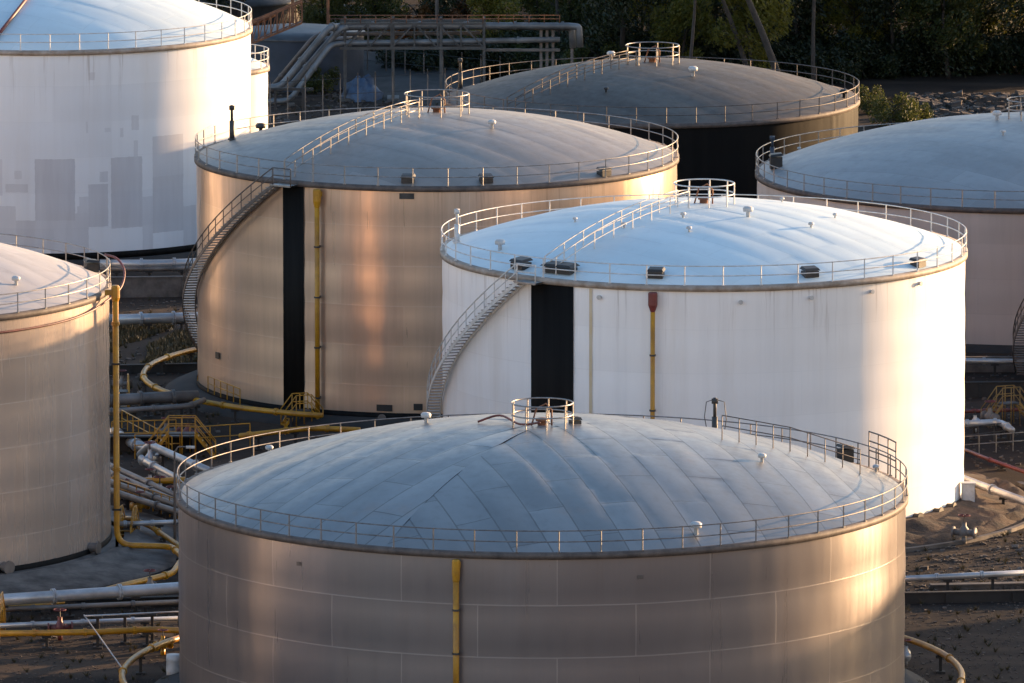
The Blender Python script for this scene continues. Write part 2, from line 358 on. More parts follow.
TANKS = []
class Tank: pass
def tank(cx, cy_base, a_px, rim_y, rise, shell, roof, rim, rail, label, amp=0.03, strip=35, seed=0, rail_h=1.15, rim_h=0.3, nposts=44,
         sectors=None, bulge=0.03, dent=0.014, group='storage tanks of the depot'):
    T = Tank(); c = at(cx, cy_base); T.c = c; d = depth(c)
    T.R = R = a_px * d / F
    T.h = h = z_at(cx, rim_y, c.y)
    T.a = a_px; T.cx = cx
    def phi(px):
        lo, hi = -math.pi / 2, math.pi / 2
        for _ in range(40):
            m_ = (lo + hi) / 2; q = Vector((c.x + R * math.sin(m_), c.y - R * math.cos(m_), T.h * .6))
            if 512 + F * q.x / depth(q) < px: lo = m_
            else: hi = m_
        return lo
    T.phi = phi
    root = empty('storage_tank', c); tag(root, label, 'storage tank', group); T.root = root
    # shell
    m = MB(); n = 300; courses = int(round(h / COURSE)); ch = h / courses; zs = []
    for k in range(courses):
        for q in range(4): zs.append((k + q / 4) * ch)
    zs.append(h); vs = []; uvs = []
    for i in range(n + 1):
        a = 2 * math.pi * i / n - math.pi
        for z in zs:
            t = (z / ch) % 1.0
            rr = R + (bulge * math.sin(math.pi * t) + dent * noise.noise(Vector((a * R * .5, z * .10 + seed, seed * 3.1)))) + 0.035 * noise.noise(Vector((math.sin(a) * R * .22, math.cos(a) * R * .22, z * .22 + seed * 9)))
            vs.append(P(rr, a, z)); uvs.append((a * R + 60 + seed * 3.3, z * COURSE / ch))
    Q = len(zs)
    fs = [(i * Q + j, (i + 1) * Q + j, (i + 1) * Q + j + 1, i * Q + j + 1) for i in range(n) for j in range(Q - 1)]
    m.add(vs, fs, uvs); m.build('shell', shell, root, True)
    # roof
    m = MB(); nr, na = 72, 288; dz = dome_z(R - 0.02, rise); T.dz = lambda r: h + dz(r); PW, PL = 1.9, 6.5
    def roof_pt(r, a, sa):
        x, y = r * math.sin(a), -r * math.cos(a)
        u = x * math.cos(sa) + y * math.sin(sa) + 100; v = -x * math.sin(sa) + y * math.cos(sa) + 100
        row = math.floor(v / PW); off = PL * 0.5 if row % 2 == 0 else 0.0
        bu = (u + off) / PL; br = math.floor(bu); fu, fv = bu - br, v / PW - row
        z = dz(r)
        if amp:
            e = min(1.0, (R - r) / 1.5)
            pil = math.sin(math.pi * fu) ** 0.5 * math.sin(math.pi * fv)
            z += e * amp * (0.8 * pil * (0.4 + 1.2 * abs(wobble(row, br, seed))) + 1.6 * wobble(row, br, seed + 1) * (fv - .5) + 1.6 * wobble(row, br, seed + 2) * (fu - .5)
                            + 1.1 * noise.noise(Vector((x * .14, y * .14, seed * 5))) + 0.9 * noise.noise(Vector((u * .15, v * .55, seed * 7))))
        return (x, y, h + z), (u, v)
    secs = sectors or [(0, 2 * math.pi, strip)]
    for (b0, b1, st_) in secs:
        sa = R_(st_); nn = max(8, int(na * (b1 - b0) / (2 * math.pi))); vs = []; uvs = []
        p, q = roof_pt(0.001, (b0 + b1) / 2, sa); vs.append(p); uvs.append(q)
        for i in range(1, nr + 1):
            for k in range(nn + 1):
                p, q = roof_pt((R + 0.03) * i / nr, b0 + (b1 - b0) * k / nn, sa); vs.append(p); uvs.append(q)
        fs = [(0, 1 + k, 2 + k) for k in range(nn)]
        for i in range(nr - 1):
            for k in range(nn):
                a0 = 1 + i * (nn + 1); c0 = a0 + nn + 1; fs.append((a0 + k, c0 + k, c0 + k + 1, a0 + k + 1))
        m.add(vs, fs, uvs)
    m.build('roof', roof, root, True)
    # rim band
    m = MB(); m.lathe([(R + .04, h - rim_h), (R + .16, h - rim_h), (R + .16, h + .02), (R - .12, h + .045)], 180); m.build('rim_band', rim, root, True)
    # railing
    rl = MB(); rr = R + 0.08
    for zz in (rail_h, rail_h * 0.52): rl.tube(arc(rr, 0, 2 * math.pi, h + zz, 180)[:-1], 0.033, 5, closed=True)
    rail_o = rl.build('railing', rail, root, True)
    T.rail_o = rail_o
    pm = MB(); pm.tube([(0, 0, 0), (0, 0, rail_h)], 0.037, 5); pm.box((0, -.02, 0.03), (.16, .12, .05))
    for k in range(nposts):
        a = 2 * math.pi * (k + .37) / nposts
        if k == 0: first = pm.build('post', rail, rail_o); first.location = P(rr, a, h + .03); first.rotation_euler = (0, 0, a)
        else: inst(first, rail_o, P(rr, a, h + .03), a)
    # foundation
    TANKS.append(T); return T

def crown_platform(T, r, rail, red=True, rail_h=1.2, n=9):
    z0 = T.dz(0); m = MB()
    for zz in (rail_h, rail_h * .5): m.tube(arc(r, 0, 2 * math.pi, z0 + zz, 40)[:-1], 0.042, 5, closed=True)
    o = m.build('crown_railing', rail, T.root, True)
    pm = MB(); pm.tube([(0, 0, -.12), (0, 0, rail_h)], 0.045, 5)
    for k in range(n):
        a = 2 * math.pi * (k + .2) / n
        if k == 0: f = pm.build('post', rail, o); f.location = P(r, a, z0)
        else: inst(f, o, P(r, a, z0))
    v = MB(); v.lathe([(.24, 0), (.24, .25), (.34, .27), (.34, .36), (.2, .42), (0.001, .44)], 16, (0, .2, z0 - .05))
    v.tube([(.5, 0, z0), (.5, 0, z0 + .8), (.2, 0, z0 + 1.15), (-.3, 0, z0 + .9), (-.55, 0, z0)], .045, 6)
    v.build('crown_vent', M['rust'] if red else M['vent'], T.root, True)

def roof_walk(T, a_dir, r0, r1, rail, width=0.8, h=1.0, n=8, treads=False):
    """pair of handrails climbing the dome along direction a_dir"""
    d = P(1, a_dir); s = Vector((-d.y, d.x, 0)) * width / 2
    for sg in (-1, 1):
        m = MB(); top = []; mid = []
        for i in range(13):
            r = r0 + (r1 - r0) * i / 12; q = d * r + s * sg; z = T.dz(min(r, T.R)); top.append(q + Vector((0, 0, z + h))); mid.append(q + Vector((0, 0, z + h * .5)))
        m.tube(top, .036, 5); m.tube(mid, .03, 5)
        o = m.build('walkway_handrail', rail, T.root, True)
        pm = MB(); pm.tube([(0, 0, -.05), (0, 0, h)], .042, 5)
        for k in range(n):
            r = r0 + (r1 - r0) * k / (n - 1); q = d * r + s * sg; q.z = T.dz(min(r, T.R))
            if k == 0: f = pm.build('post', rail, o); f.location = q
            else: inst(f, o, q)
    if treads:
        m = MB(); L = abs(r1 - r0); K = int(L / .45)
        for k in range(K):
            r = min(r0, r1) + .45 * k; q = d * r; q.z = T.dz(min(r, T.R)) + .09
            m.box(q, (.28, width - .1, .03), math.atan2(d.y, d.x))
        m.build('walkway_steps', M['rail_galv'], T.root)

def spiral_stair(T, a0, drop_rate, rail, treadm, w=0.75, zend=0.25):
    """stair from the rim at angle a0 winding towards negative angles"""
    R = T.R; h = T.h; ri, ro = R + .12, R + .12 + w; root = T.root
    L = (h - zend - .1) / drop_rate; steps = int(L / .30); st = MB(); da = .30 / (R + .5)
    land = MB(); land.lathe([(ri, h - .28), (ri, h - .18), (ro + .1, h - .18), (ro + .1, h - .28), (ri, h - .28)], 6, a0=a0 - .01, a1=a0 + 1.3 / R)
    land.build('landing', treadm, root)
    inner, outer, hr, mr = [], [], [], []; posts = []
    for k in range(steps + 1):
        a = a0 - da * k; z = h - .2 - drop_rate * .30 * k
        if k % 1 == 0:
            vs = [P(ri, a, z), P(ro, a, z), P(ro, a - da * 1.0, z), P(ri, a - da * 1.0, z)]
            vs += [p - Vector((0, 0, .05)) for p in vs]
            st.add(vs, [(0, 1, 2, 3), (7, 6, 5, 4), (0, 4, 5, 1), (1, 5, 6, 2), (2, 6, 7, 3), (3, 7, 4, 0)])
        if k % 3 == 0:
            outer.append(P(ro, a, z - .06)); inner.append(P(ri + .03, a, z - .06)); hr.append(P(ro, a, z + 1.05)); mr.append(P(ro, a, z + .55)); posts.append((P(ro, a, z - .05)))
    o = st.build('stair_treads', treadm, root)
    m = MB()
    for pth in (outer, inner):
        for i in range(len(pth) - 1): m.beam(pth[i], pth[i + 1], .05, .2)
    m.build('stair_stringer', rail, root)
    m = MB(); m.tube(hr, .042, 5); m.tube(mr, .03, 5); hro = m.build('stair_handrail', rail, root, True)
    pm = MB(); pm.tube([(0, 0, 0), (0, 0, 1.1)], .032, 5)
    for i, p in enumerate(posts):
        if i == 0: f = pm.build('baluster', rail, hro); f.location = p
        else: inst(f, hro, p)
    # landing rail
    m = MB()
    for zz in (.9, .45): m.tube(arc(ro + .05, a0, a0 + 1.3 / R, h - .2 + zz + .15, 4), .04, 5)
    for a in (a0, a0 + 1.3 / R): m.tube([P(ro + .05, a, h - .25), P(ro + .05, a, h + .85)], .04, 5)
    m.build('landing_rail', rail, root, True)

def stripe(T, a0, a1, material, z0=0.0, z1=None):
    z1 = z1 or T.h - .31; m = MB()
    m.lathe([(T.R + .045, z0), (T.R + .085, z0), (T.R + .085, z1), (T.R + .045, z1)], 12, a0=a0, a1=a1)
    m.build('black_stripe', material, T.root, True)

def foam_pipe(T, a, head_mat, pipe_mat=None, z0=0.0, r=.17, head=True, hw=.24):
    pipe_mat = pipe_mat or M['yellow']
    z1 = T.h - .45; q = T.R + .42; m = MB()
    m.tube([P(q, a, z0), P(q, a, z1 - (.9 if head else 0))], r, 12)
    o = m.build('foam_pipe', pipe_mat, T.root, True)
    if head:
        m = MB(); m.lathe([(r, -1.0), (r * 1.15, -.95), (hw, -.6), (hw, .05), (hw * .8, .12), (0.001, .14)], 14, tuple(P(q, a, z1)))
        m.beam(P(q, a, z1 - .2), P(T.R - .1, a, z1 - .2), .3, .3)
        m.build('foam_chamber', head_mat, T.root)
    m = MB()
    for k in range(4):
        z = z0 + (z1 - z0) * (k + .5) / 4.6; m.beam(P(T.R + .04, a, z), P(q + .1, a, z), .08, .12); m.lathe([(r + .01, z - .05), (r + .05, z - .05), (r + .05, z + .05), (r + .01, z + .05)], 12, (P(q, a, 0).x, P(q, a, 0).y, 0))
    m.build('pipe_bracket', M['steel'], T.root)

def vent(T, px, py, s=1.0, m=None):
    p = roof_at(T, px, py); b = MB(); z = -.1
    b.lathe([(.10, z), (.10, .28), (.26, .30), (.28, .46), (.2, .55), (0.001, .57)], 14)
    o = b.build('roof_vent', m or M['vent'], T.root, True); o.location = p; o.scale = (s, s, s)
def roof_at(T, px, py):
    """where the sight line through a pixel of the plan meets this tank's dome, in the tank's own coordinates"""
    d = ray(px, py); best = None
    y0 = T.c.y - T.R; 
    for i in range(4000):
        Y = y0 + 2 * T.R * i / 4000; t = Y / d.y; X = d.x * t - T.c.x; Z = CAM_H + d.z * t; r = math.hypot(X, Y - T.c.y)
        if r < T.R and Z <= T.dz(r): return Vector((X, Y - T.c.y, T.dz(r)))
    t = T.c.y / d.y; X = d.x * t - T.c.x
    yy = math.sqrt(max(0, (T.R * .97) ** 2 - X * X)); return Vector((X, yy, T.dz(T.R * .97)))
def hatch(T, px, py, size=(1.0, .8, .45), m=None):
    p = roof_at(T, px, py); a = math.atan2(p.x, -p.y); b = MB(); x, y, z = size
    b.box((0, 0, z / 2 - .05), (x * .86, y * .86, z)); b.add([(-x / 2, -y / 2, z - .02), (x / 2, -y / 2, z - .02), (x / 2, y / 2, z + .06), (-x / 2, y / 2, z + .06), (-x * .4, -y * .4, z + .12), (x * .4, -y * .4, z + .12), (x * .4, y * .4, z + .2), (-x * .4, y * .4, z + .2)],
        [(3, 2, 1, 0), (4, 5, 6, 7), (0, 1, 5, 4), (1, 2, 6, 5), (2, 3, 7, 6), (3, 0, 4, 7)])
    o = b.build('roof_hatch', m or M['hatch'], T.root); o.location = p; o.rotation_euler = (0, 0, a)
def gauge_post(T, px, py, H=1.9, loop=True, m=None):
    p = roof_at(T, px, py); b = MB(); b.tube([(0, 0, -.1), (0, 0, H * .55)], .16, 10); b.tube([(0, 0, H * .55), (0, 0, H)], .09, 8); b.box((.0, 0, H * .92), (.34, .3, .26))
    b.lathe([(.26, 0), (.26, .1), (.16, .12)], 12)
    if loop: b.tube([(-.1, 0, H * .95), (-.45, 0, H * .9), (-.55, 0, H * .55), (-.4, 0, H * .2)], .025, 5); b.tube([(.1, 0, H * .95), (.5, 0, H * .9), (.62, 0, H * .5), (.45, 0, 0)], .025, 5)
    o = b.build('gauge_post', m or M['steel'], T.root, True); o.location = p
def nozzle(T, px, z, m=None, s=1.0):
    a = T.phi(px); b = MB(); b.tube([P(T.R, a, z), P(T.R + .55 * s, a, z)], .28 * s, 12); b.tube([P(T.R + .5 * s, a, z), P(T.R + .6 * s, a, z)], .38 * s, 12); b.build('shell_nozzle', m or M['pipe_dull'], T.root)
def plate(T, px, z, w=.5, h=.35, m=None):
    a = T.phi(px); b = MB(); b.lathe([(T.R + .05, z), (T.R + .09, z), (T.R + .09, z + h), (T.R + .05, z + h)], 3, a0=a - w / 2 / T.R, a1=a + w / 2 / T.R); b.build('name_plate', m or M['hatch'], T.root)
def plinth(T, extra, hgt, m, name='concrete_plinth', drop=1.2):
    b = MB(); b.lathe([(T.R - .6, hgt), (T.R + extra, hgt), (T.R + extra + drop, .0), (T.R + extra + drop, -.3)], 120)
    o = b.build(name, m, None, True); o.location = T.c; tag(o, kind='structure'); return o

# --- front tank
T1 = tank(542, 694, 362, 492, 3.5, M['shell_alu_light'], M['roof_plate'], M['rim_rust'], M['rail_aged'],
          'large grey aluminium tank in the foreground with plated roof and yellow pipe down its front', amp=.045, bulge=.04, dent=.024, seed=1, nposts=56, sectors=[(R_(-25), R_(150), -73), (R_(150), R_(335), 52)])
crown_platform(T1, 1.6, M['rail_galv'])
foam_pipe(T1, T1.phi(458), M['yellow'], r=.155, hw=.21)
gauge_post(T1, 721, 424, 2.3); vent(T1, 426, 423); vent(T1, 264, 452, .8); vent(T1, 696, 534, 1.1); vent(T1, 880, 452, .7); vent(T1, 762, 462, .8)
hatch(T1, 851, 458, (.9, .7, .7), M['hatch']); hatch(T1, 575, 424, (.6, .6, .25), M['steel'])
m = MB()   # raised gangway at the back right edge
ga, gb = T1.phi(700) , 0
pts = [roof_at(T1, x, y) for x, y in ((722, 440), (790, 452), (860, 474))]
for zz in (1.3, .75): m.tube([p + Vector((0, 0, zz)) for p in pts], .03, 5)
for i in range(2):
    for k in range(5):
        q = pts[i].lerp(pts[i + 1], k / 4); m.tube([q + Vector((0, 0, -.2)), q + Vector((0, 0, 1.3))], .03, 5)
m.build('gangway_rail', M['rail_dark'], T1.root, True)
m = MB(); p0 = roof_at(T1, 518, 434)
m.tube(smooth_path([roof_at(T1, 478, 424) + Vector((0, 0, .12)), roof_at(T1, 500, 422) + Vector((0, 0, .35)), roof_at(T1, 520, 428) + Vector((0, 0, .2)), roof_at(T1, 540, 432) + Vector((0, 0, .5))]), .06, 7)
m.build('foam_hose', M['red'], T1.root, True)
m = MB()   # ladder cage at right rear rim
for px_, py_ in ((876, 470), (884, 474), (892, 480), (898, 486)):
    p = P(T1.R + .2, math.pi - T1.phi(px_), T1.h); m.tube([p, p + Vector((0, 0, 1.9))], .04, 5)
for zz in (1.9, 1.4, .9): m.tube([P(T1.R + .2, math.pi - T1.phi(x), T1.h + zz) for x in (876, 884, 892, 898)], .04, 5)
m.build('ladder_cage', M['rail_dark'], T1.root, True)
for px_ in (300, 640): plate(T1, px_, T1.h - 1.4, .3, .2, M['rail_dark'])

# --- white tank
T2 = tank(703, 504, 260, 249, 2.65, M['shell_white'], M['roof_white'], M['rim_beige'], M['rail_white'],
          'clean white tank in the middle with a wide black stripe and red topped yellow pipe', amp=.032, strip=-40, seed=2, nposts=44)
crown_platform(T2, 1.75, M['rail_white'])
roof_walk(T2, T2.phi(545), T2.R - .5, 2.0, M['rail_white'])
spiral_stair(T2, T2.phi(528), .72, M['rail_white'], M['rail_galv'], w=.8)
stripe(T2, T2.phi(532), T2.phi(574), M['black'])
foam_pipe(T2, T2.phi(654), M['red'], r=.13, hw=.27)
m = MB(); a = T2.phi(591); m.lathe([(T2.R + .042, .1), (T2.R + .06, .1), (T2.R + .06, T2.h - .35), (T2.R + .042, T2.h - .35)], 2, a0=a - .006, a1=a + .006); m.build('stain_line', noisy('tan_streak', (.55, .42, .25), (.6, .52, .4), .6), T2.root)
hatch(T2, 521, 268, (1.1, .9, .4)); hatch(T2, 560, 272, (2.2, .9, .35)); hatch(T2, 656, 277, (1.0, .7, .35)); hatch(T2, 810, 276, (1.0, .7, .35), M['steel']); hatch(T2, 918, 266, (.9, .7, .3), M['steel'])
gauge_post(T2, 457, 243, 2.0, False, M['rail_white']); vent(T2, 500, 250, 1.1); vent(T2, 655, 196); vent(T2, 748, 217, 1.1); vent(T2, 500 + 75, 222, .5); vent(T2, 624, 228, .6); vent(T2, 683, 218, .6); vent(T2, 689, 232, .6)
vent(T2, 782, 202, .5); vent(T2, 835, 218, .5); vent(T2, 811, 228, .6)
for px_, z in ((740, T2.h - .9), (810, T2.h - .8), (870, T2.h - .75), (918, T2.h - .7), (600, T2.h - .8)): nozzle(T2, px_, z, M['vent'], .35)
for px_ in (915, 935, 948): nozzle(T2, px_, .8, M['hatch'], .8)

# --- tan tank behind
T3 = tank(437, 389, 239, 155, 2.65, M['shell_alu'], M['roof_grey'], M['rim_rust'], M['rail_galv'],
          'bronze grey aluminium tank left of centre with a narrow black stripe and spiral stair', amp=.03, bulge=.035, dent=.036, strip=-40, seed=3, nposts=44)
crown_platform(T3, 2.0, M['rail_galv'])
roof_walk(T3, T3.phi(285), T3.R - .5, 2.3, M['rail_galv'])
spiral_stair(T3, T3.phi(283), .68, M['rail_dark'], M['rail_galv'], w=.8)
stripe(T3, T3.phi(284), T3.phi(304.5), M['black'])
foam_pipe(T3, T3.phi(320.5), M['yellow'], r=.15, hw=.25)
gauge_post(T3, 232, 140, 2.2, False); vent(T3, 257, 130, 1.2, M['steel']); vent(T3, 382, 109, 1.1); vent(T3, 492, 128, .9); hatch(T3, 408, 182, (.9, .6, .3), M['steel']); hatch(T3, 486, 182, (.9, .6, .3), M['steel']); hatch(T3, 604, 175, (.9, .6, .3), M['steel'])
for px_, z in ((381, .9), (388, .9), (418, 1.0), (218, 2.9)): plate(T3, px_, z, .55, .4)
plate(T3, 407, T3.h - .75, .9, .35, M['steel']); nozzle(T3, 383, .5, M['pipe_dull'], .7)

# --- black far tank
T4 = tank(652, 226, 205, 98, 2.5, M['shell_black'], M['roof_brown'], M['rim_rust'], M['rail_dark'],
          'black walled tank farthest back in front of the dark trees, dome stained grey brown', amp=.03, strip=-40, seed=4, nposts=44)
crown_platform(T4, 1.85, M['rail_galv']); roof_walk(T4, T4.phi(505), T4.R - .6, 2.0, M['rail_dark']); gauge_post(T4, 460, 86, 2.2, False)
vent(T4, 693, 76, 1.2); vent(T4, 611, 60, 1.1); vent(T4, 606, 92, .6, M['hatch']); vent(T4, 844, 98, 1.1, M['hatch'])

# --- right tank cut by the frame
T5 = tank(1033, 309, 276, 172, 3.6, M['shell_beige'], M['roof_far'], M['rim_rust'], M['rail_galv'],
          'beige grey tank with pale blue dome cut off by the right picture edge', amp=.022, strip=-40, seed=5, nposts=54)
crown_platform(T5, 1.8, M['rail_galv']); hatch(T5, 776, 168, (.9, .9, .8)); gauge_post(T5, 774, 152, 1.6, False, M['blue_wall']); vent(T5, 997, 120, 1.1); vent(T5, 1003, 135, .6); vent(T5, 803, 148, .5)

# --- left tank cut by the frame
T6 = tank(-157, 547, 267, 285, 3.0, M['shell_left'], M['roof_left'], M['rim_rust'], M['rail_galv'],
          'silver brown tank at the lower left edge with a long yellow pipe beside it', amp=.025, bulge=.04, dent=.024, strip=-40, seed=6, nposts=44)
vent(T6, 16, 285, .9); hatch(T6, 88, 262, (.8, .8, .5)); nozzle(T6, 88, .9, M['pipe_dull'], 1.0); nozzle(T6, 2, .9, M['pipe_dull'], 1.0)
m = MB(); pa = R_(90)
pts = [P(T6.R + .12, R_(25), T6.h - .95), P(T6.R + .12, R_(40), T6.h - .95), P(T6.R + .12, R_(55), T6.h - .9), P(T6.R + .15, R_(68), T6.h - .75), P(T6.R + .4, R_(78), T6.h - .4), P(T6.R + .85, R_(84), T6.h + .1), P(T6.R + .9, R_(90), T6.h + .8), P(T6.R + .5, R_(95), T6.h + 1.3), P(T6.R - .1, R_(99), T6.h + 1.4)]
m.tube(smooth_path(pts), .065, 7); m.build('foam_hose', M['red'], T6.root, True)

# --- upper left patched tank
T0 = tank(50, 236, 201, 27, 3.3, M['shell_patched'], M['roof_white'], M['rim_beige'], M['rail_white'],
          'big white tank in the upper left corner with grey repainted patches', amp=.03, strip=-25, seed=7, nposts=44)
m = MB(); q = [roof_at(T0, x, y) + Vector((0, 0, .25)) for x, y in ((-6, 44), (8, 26), (22, 8), (34, -8))]; m.tube(q, .12, 8); m.build('red_roof_pipe', M['red'], T0.root, True)
# --- small tank behind it
T8 = tank(215, 205, 53, 66, 1.0, M['shell_white'], M['roof_white'], M['rim_beige'], M['rail_white'],
          'slim white tank peeking out behind the right side of the patched tank', amp=.01, seed=8, nposts=20, rail_h=1.2)
# --- tank beyond the right edge, only its stair enters the picture
T7 = tank(1270, 388, 243, 150, 2.6, M['shell_alu'], M['roof_grey'], M['rim_rust'], M['rail_dark'],
          'tank beyond the right edge whose dark spiral stair enters the picture', amp=.02, seed=9)
spiral_stair(T7, R_(-23), .66, M['rail_dark'], M['rail_dark'])

T9c = Vector((T1.c.x + 109 * .829 + 6.0, T1.c.y + 109 * .559 - 9.0, 0))
T9 = tank(512 + T9c.x / depth(T9c) * F, 341.5 + F * (CAM_H * cp - T9c.y * sp) / depth(T9c), 15.0 / depth(T9c) * F, 341.5 + F * ((CAM_H - 14.6) * cp - T9c.y * sp) / (T9c.y * cp + (CAM_H - 14.6) * sp), 2.6, M['shell_white'], M['roof_white'], M['rim_beige'], M['rail_white'],
          'white tank beyond the right edge whose shadow falls on the foreground tank', amp=.02, seed=10)
for (x_, y_, h_, lab_) in ((-63, 641, 14.4, 'unseen white tank added beyond the left edge to reflect in the bronze tank'), (-58, 494, 13.5, 'unseen white tank added beyond the left edge to reflect in the foreground tank')):
    c_ = Vector((x_, y_, 0)); d_ = depth(c_)  # unseen tanks, added so their sunlit walls reflect in the metal shells
    tank(512 + F * x_ / d_, 341.5 + F * (CAM_H * cp - y_ * sp) / d_, 15.0 / d_ * F, 341.5 + F * ((CAM_H - h_) * cp - y_ * sp) / (y_ * cp + (CAM_H - h_) * sp), 2.6, M['shell_white'], M['roof_white'], M['rim_beige'], M['rail_white'], lab_, amp=.02, seed=11 + h_)
# plinths
plinth(T1, .5, .35, M['concrete_dark']); plinth(T3, .9, .5, M['concrete_dark']); plinth(T0, .4, .3, M['concrete_dark']); plinth(T5, .4, .3, M['concrete_dark'])
plinth(T6, .5, .55, M['concrete'], drop=.3); 
def skirt(T, m, r0=.02, h=.7):
    b = MB(); b.lathe([(T.R + .05, 0.3), (T.R + .11, .3), (T.R + .11, h + .3), (T.R + .05, h + .3)], 160); b.build('base_skirt', m, T.root, True)
skirt(T3, M['black'], h=.5); skirt(T6, M['black'], h=.55); skirt(T2, M['black'], h=.35); skirt(T0, M['black'], h=.45)
# sloped apron of the left tank and earth mound of the white tank
b = MB(); b.lathe([(T6.R + .8, .62), (T6.R + 1.6, .66), (T6.R + 1.75, .5), (T6.R + 4.8, .15), (T6.R + 4.9, -.2)], 140); o = b.build('concrete_apron', M['concrete'], None, True); o.location = T6.c; tag(o, kind='structure')
b = MB(); prof = [(T2.R - .6, .9), (T2.R + .7, .85), (T2.R + 1.0, .7), (T2.R + 3.0, .3), (T2.R + 3.2, .34), (T2.R + 3.5, .33), (T2.R + 4.2, .05), (T2.R + 4.4, -.2)]
vs = []; n = 200
for k in range(n):
    a = 2 * math.pi * k / n
    for i, (r, z) in enumerate(prof):
        w = .38 * noise.noise(Vector((math.sin(a) * 16, math.cos(a) * 16, i * .8))) + .15 * noise.noise(Vector((math.sin(a) * 60, math.cos(a) * 60, i * 1.8))) if 1 < i < 6 else 0
        vs.append(P(r, a, z + w))
fs = [(k * 8 + i, ((k + 1) % n) * 8 + i, ((k + 1) % n) * 8 + i + 1, k * 8 + i + 1) for k in range(n) for i in range(7)]
b.add(vs, fs); o = b.build('earth_mound', M['mound'], None, True); o.location = T2.c; tag(o, kind='structure')
b = MB(); b.lathe([(T2.R + 4.6, -.1), (T2.R + 4.6, .22), (T2.R + 4.95, .22), (T2.R + 4.95, -.1)], 120, a0=R_(20), a1=R_(110)); o = b.build('concrete_kerb', M['concrete'], None); o.location = T2.c; tag(o, kind='structure')

# ------------------------------------------------------------------ pipes and yard furniture
def pipeline(px_pts, r, m, z, label, group=None, sup=True, n=10, name='pipeline', cat='pipeline', nsup=5, flange=True, ext=None):
    """pipe on low supports: px_pts are (px, py) or (px, py, z)"""
    pts = [at(p[0], p[1], p[2] if len(p) > 2 else z) for p in px_pts]
    return pipe3(pts, r, m, label, group, sup, n, name, cat, nsup, flange)
def pipe3(pts, r, m, label, group=None, sup=True, n=10, name='pipeline', cat='pipeline', nsup=5, flange=True):
    root = empty(name, (pts[0].x, pts[0].y, 0)); o0 = root.location.copy()
    # round the bends
    q = [pts[0]]
    for i in range(1, len(pts) - 1):
        a, b, c = pts[i - 1], pts[i], pts[i + 1]; d = min(.9 * max(r, .25) / .25, (b - a).length * .3, (c - b).length * .3)
        if (b - a).angle(c - b) < R_(14): q.append(b); continue
        s, e = b + (a - b).normalized() * d, b + (c - b).normalized() * d
        for k in range(6): t = k / 5; q.append(s * (1 - t) ** 2 + b * 2 * t * (1 - t) + e * t * t)
    q.append(pts[-1])
    b = MB(); b.tube([p - o0 for p in q], r, n); b.build('pipe', m, root, True)
    tag(root, label, cat, group)
    # cumulative sampling for supports/flanges
    L = [0]
    for i in range(len(q) - 1): L.append(L[-1] + (q[i + 1] - q[i]).length)
    def pos(t):
        s = t * L[-1]
        for i in range(len(q) - 1):
            if s <= L[i + 1]: return q[i].lerp(q[i + 1], (s - L[i]) / max(1e-6, L[i + 1] - L[i])), (q[i + 1] - q[i]).normalized()
        return q[-1], (q[-1] - q[-2]).normalized()
    if flange:
        for k in range(nsup):
            p, d = pos((k + .25) / nsup); p = p - o0; b = MB()
            b.tube([p - d * .09, p - d * .015], r * 1.35, 12); b.tube([p + d * .015, p + d * .09], r * 1.35, 12); b.build('flange', m, root)
    if sup:
        for k in range(nsup):
            p, d = pos((k + .5) / nsup); pz = p.z - r
            if pz < .05: continue
            p = p - o0; b = MB(); b.box((p.x, p.y, pz / 2), (.16, .16, pz)); b.box((p.x, p.y, pz - .04), (.5, .35, .1)); b.box((p.x, p.y, .05), (.5, .5, .12)); b.build('support', M['concrete_dark'], root)
    return root

def ring_pipe(T, r, a0, a1, z, rad, m, label, tail=None, nsup=5):
    pts = [Vector((T.c.x, T.c.y, 0)) + p for p in arc(r, a0, a1, z, 26)]
    if tail: pts += tail
    return pipe3(pts, rad, m, label, 'yellow fire water pipes', True, 10, 'foam_ring_pipe', 'yellow pipe', nsup)

Y = M['yellow']
ring_pipe(T3, T3.R + 3.4, R_(-128), R_(-22), 1.0, .17, Y, 'yellow pipe curving round the foot of the bronze tank with spiral stair', nsup=8)
ring_pipe(T1, T1.R + 3.0, R_(-150), R_(-60), 1.1, .17, Y, 'yellow pipe curving round the lower left foot of the foreground tank', nsup=5)
ring_pipe(T1, T1.R + 3.0, R_(62), R_(150), 1.1, .17, Y, 'yellow pipe curving round the lower right foot of the foreground tank', nsup=5)
# long yellow drop pipe of the left tank
TY = T6.c.y - 3.5; zt = z_at(116, 287, TY); pT = Vector((at(116, 400, 0).x * 1.0, T6.c.y, 0))
sx = depth(Vector((0, TY, 5))) / F
xw = (116.5 - 512) * sx
pts = [Vector((xw, TY, zt)), Vector((xw, TY, z_at(116, 545, TY)))]
z1 = pts[-1].z
o = pipe3(pts + [Vector(((172 - 512) * sx, TY - .3, z1 - .03)), at(183, 558, .8), at(172, 574, .7), at(120, 586, .6), at(60, 603, .5), at(-20, 612, .5)], .17, Y,
          'long yellow pipe down the right side of the left tank, bending at the ground', 'yellow fire water pipes', True, 12, 'foam_pipe', 'yellow pipe', 5)
b = MB(); b.lathe([(.18, -.8), (.24, -.6), (.24, 0), (.18, .1), (0.001, .12)], 12, (0, 0, zt)); b.beam((0, 0, zt - .3), (-.6, 0, zt - .3), .3, .3); b.build('foam_chamber', Y, o)

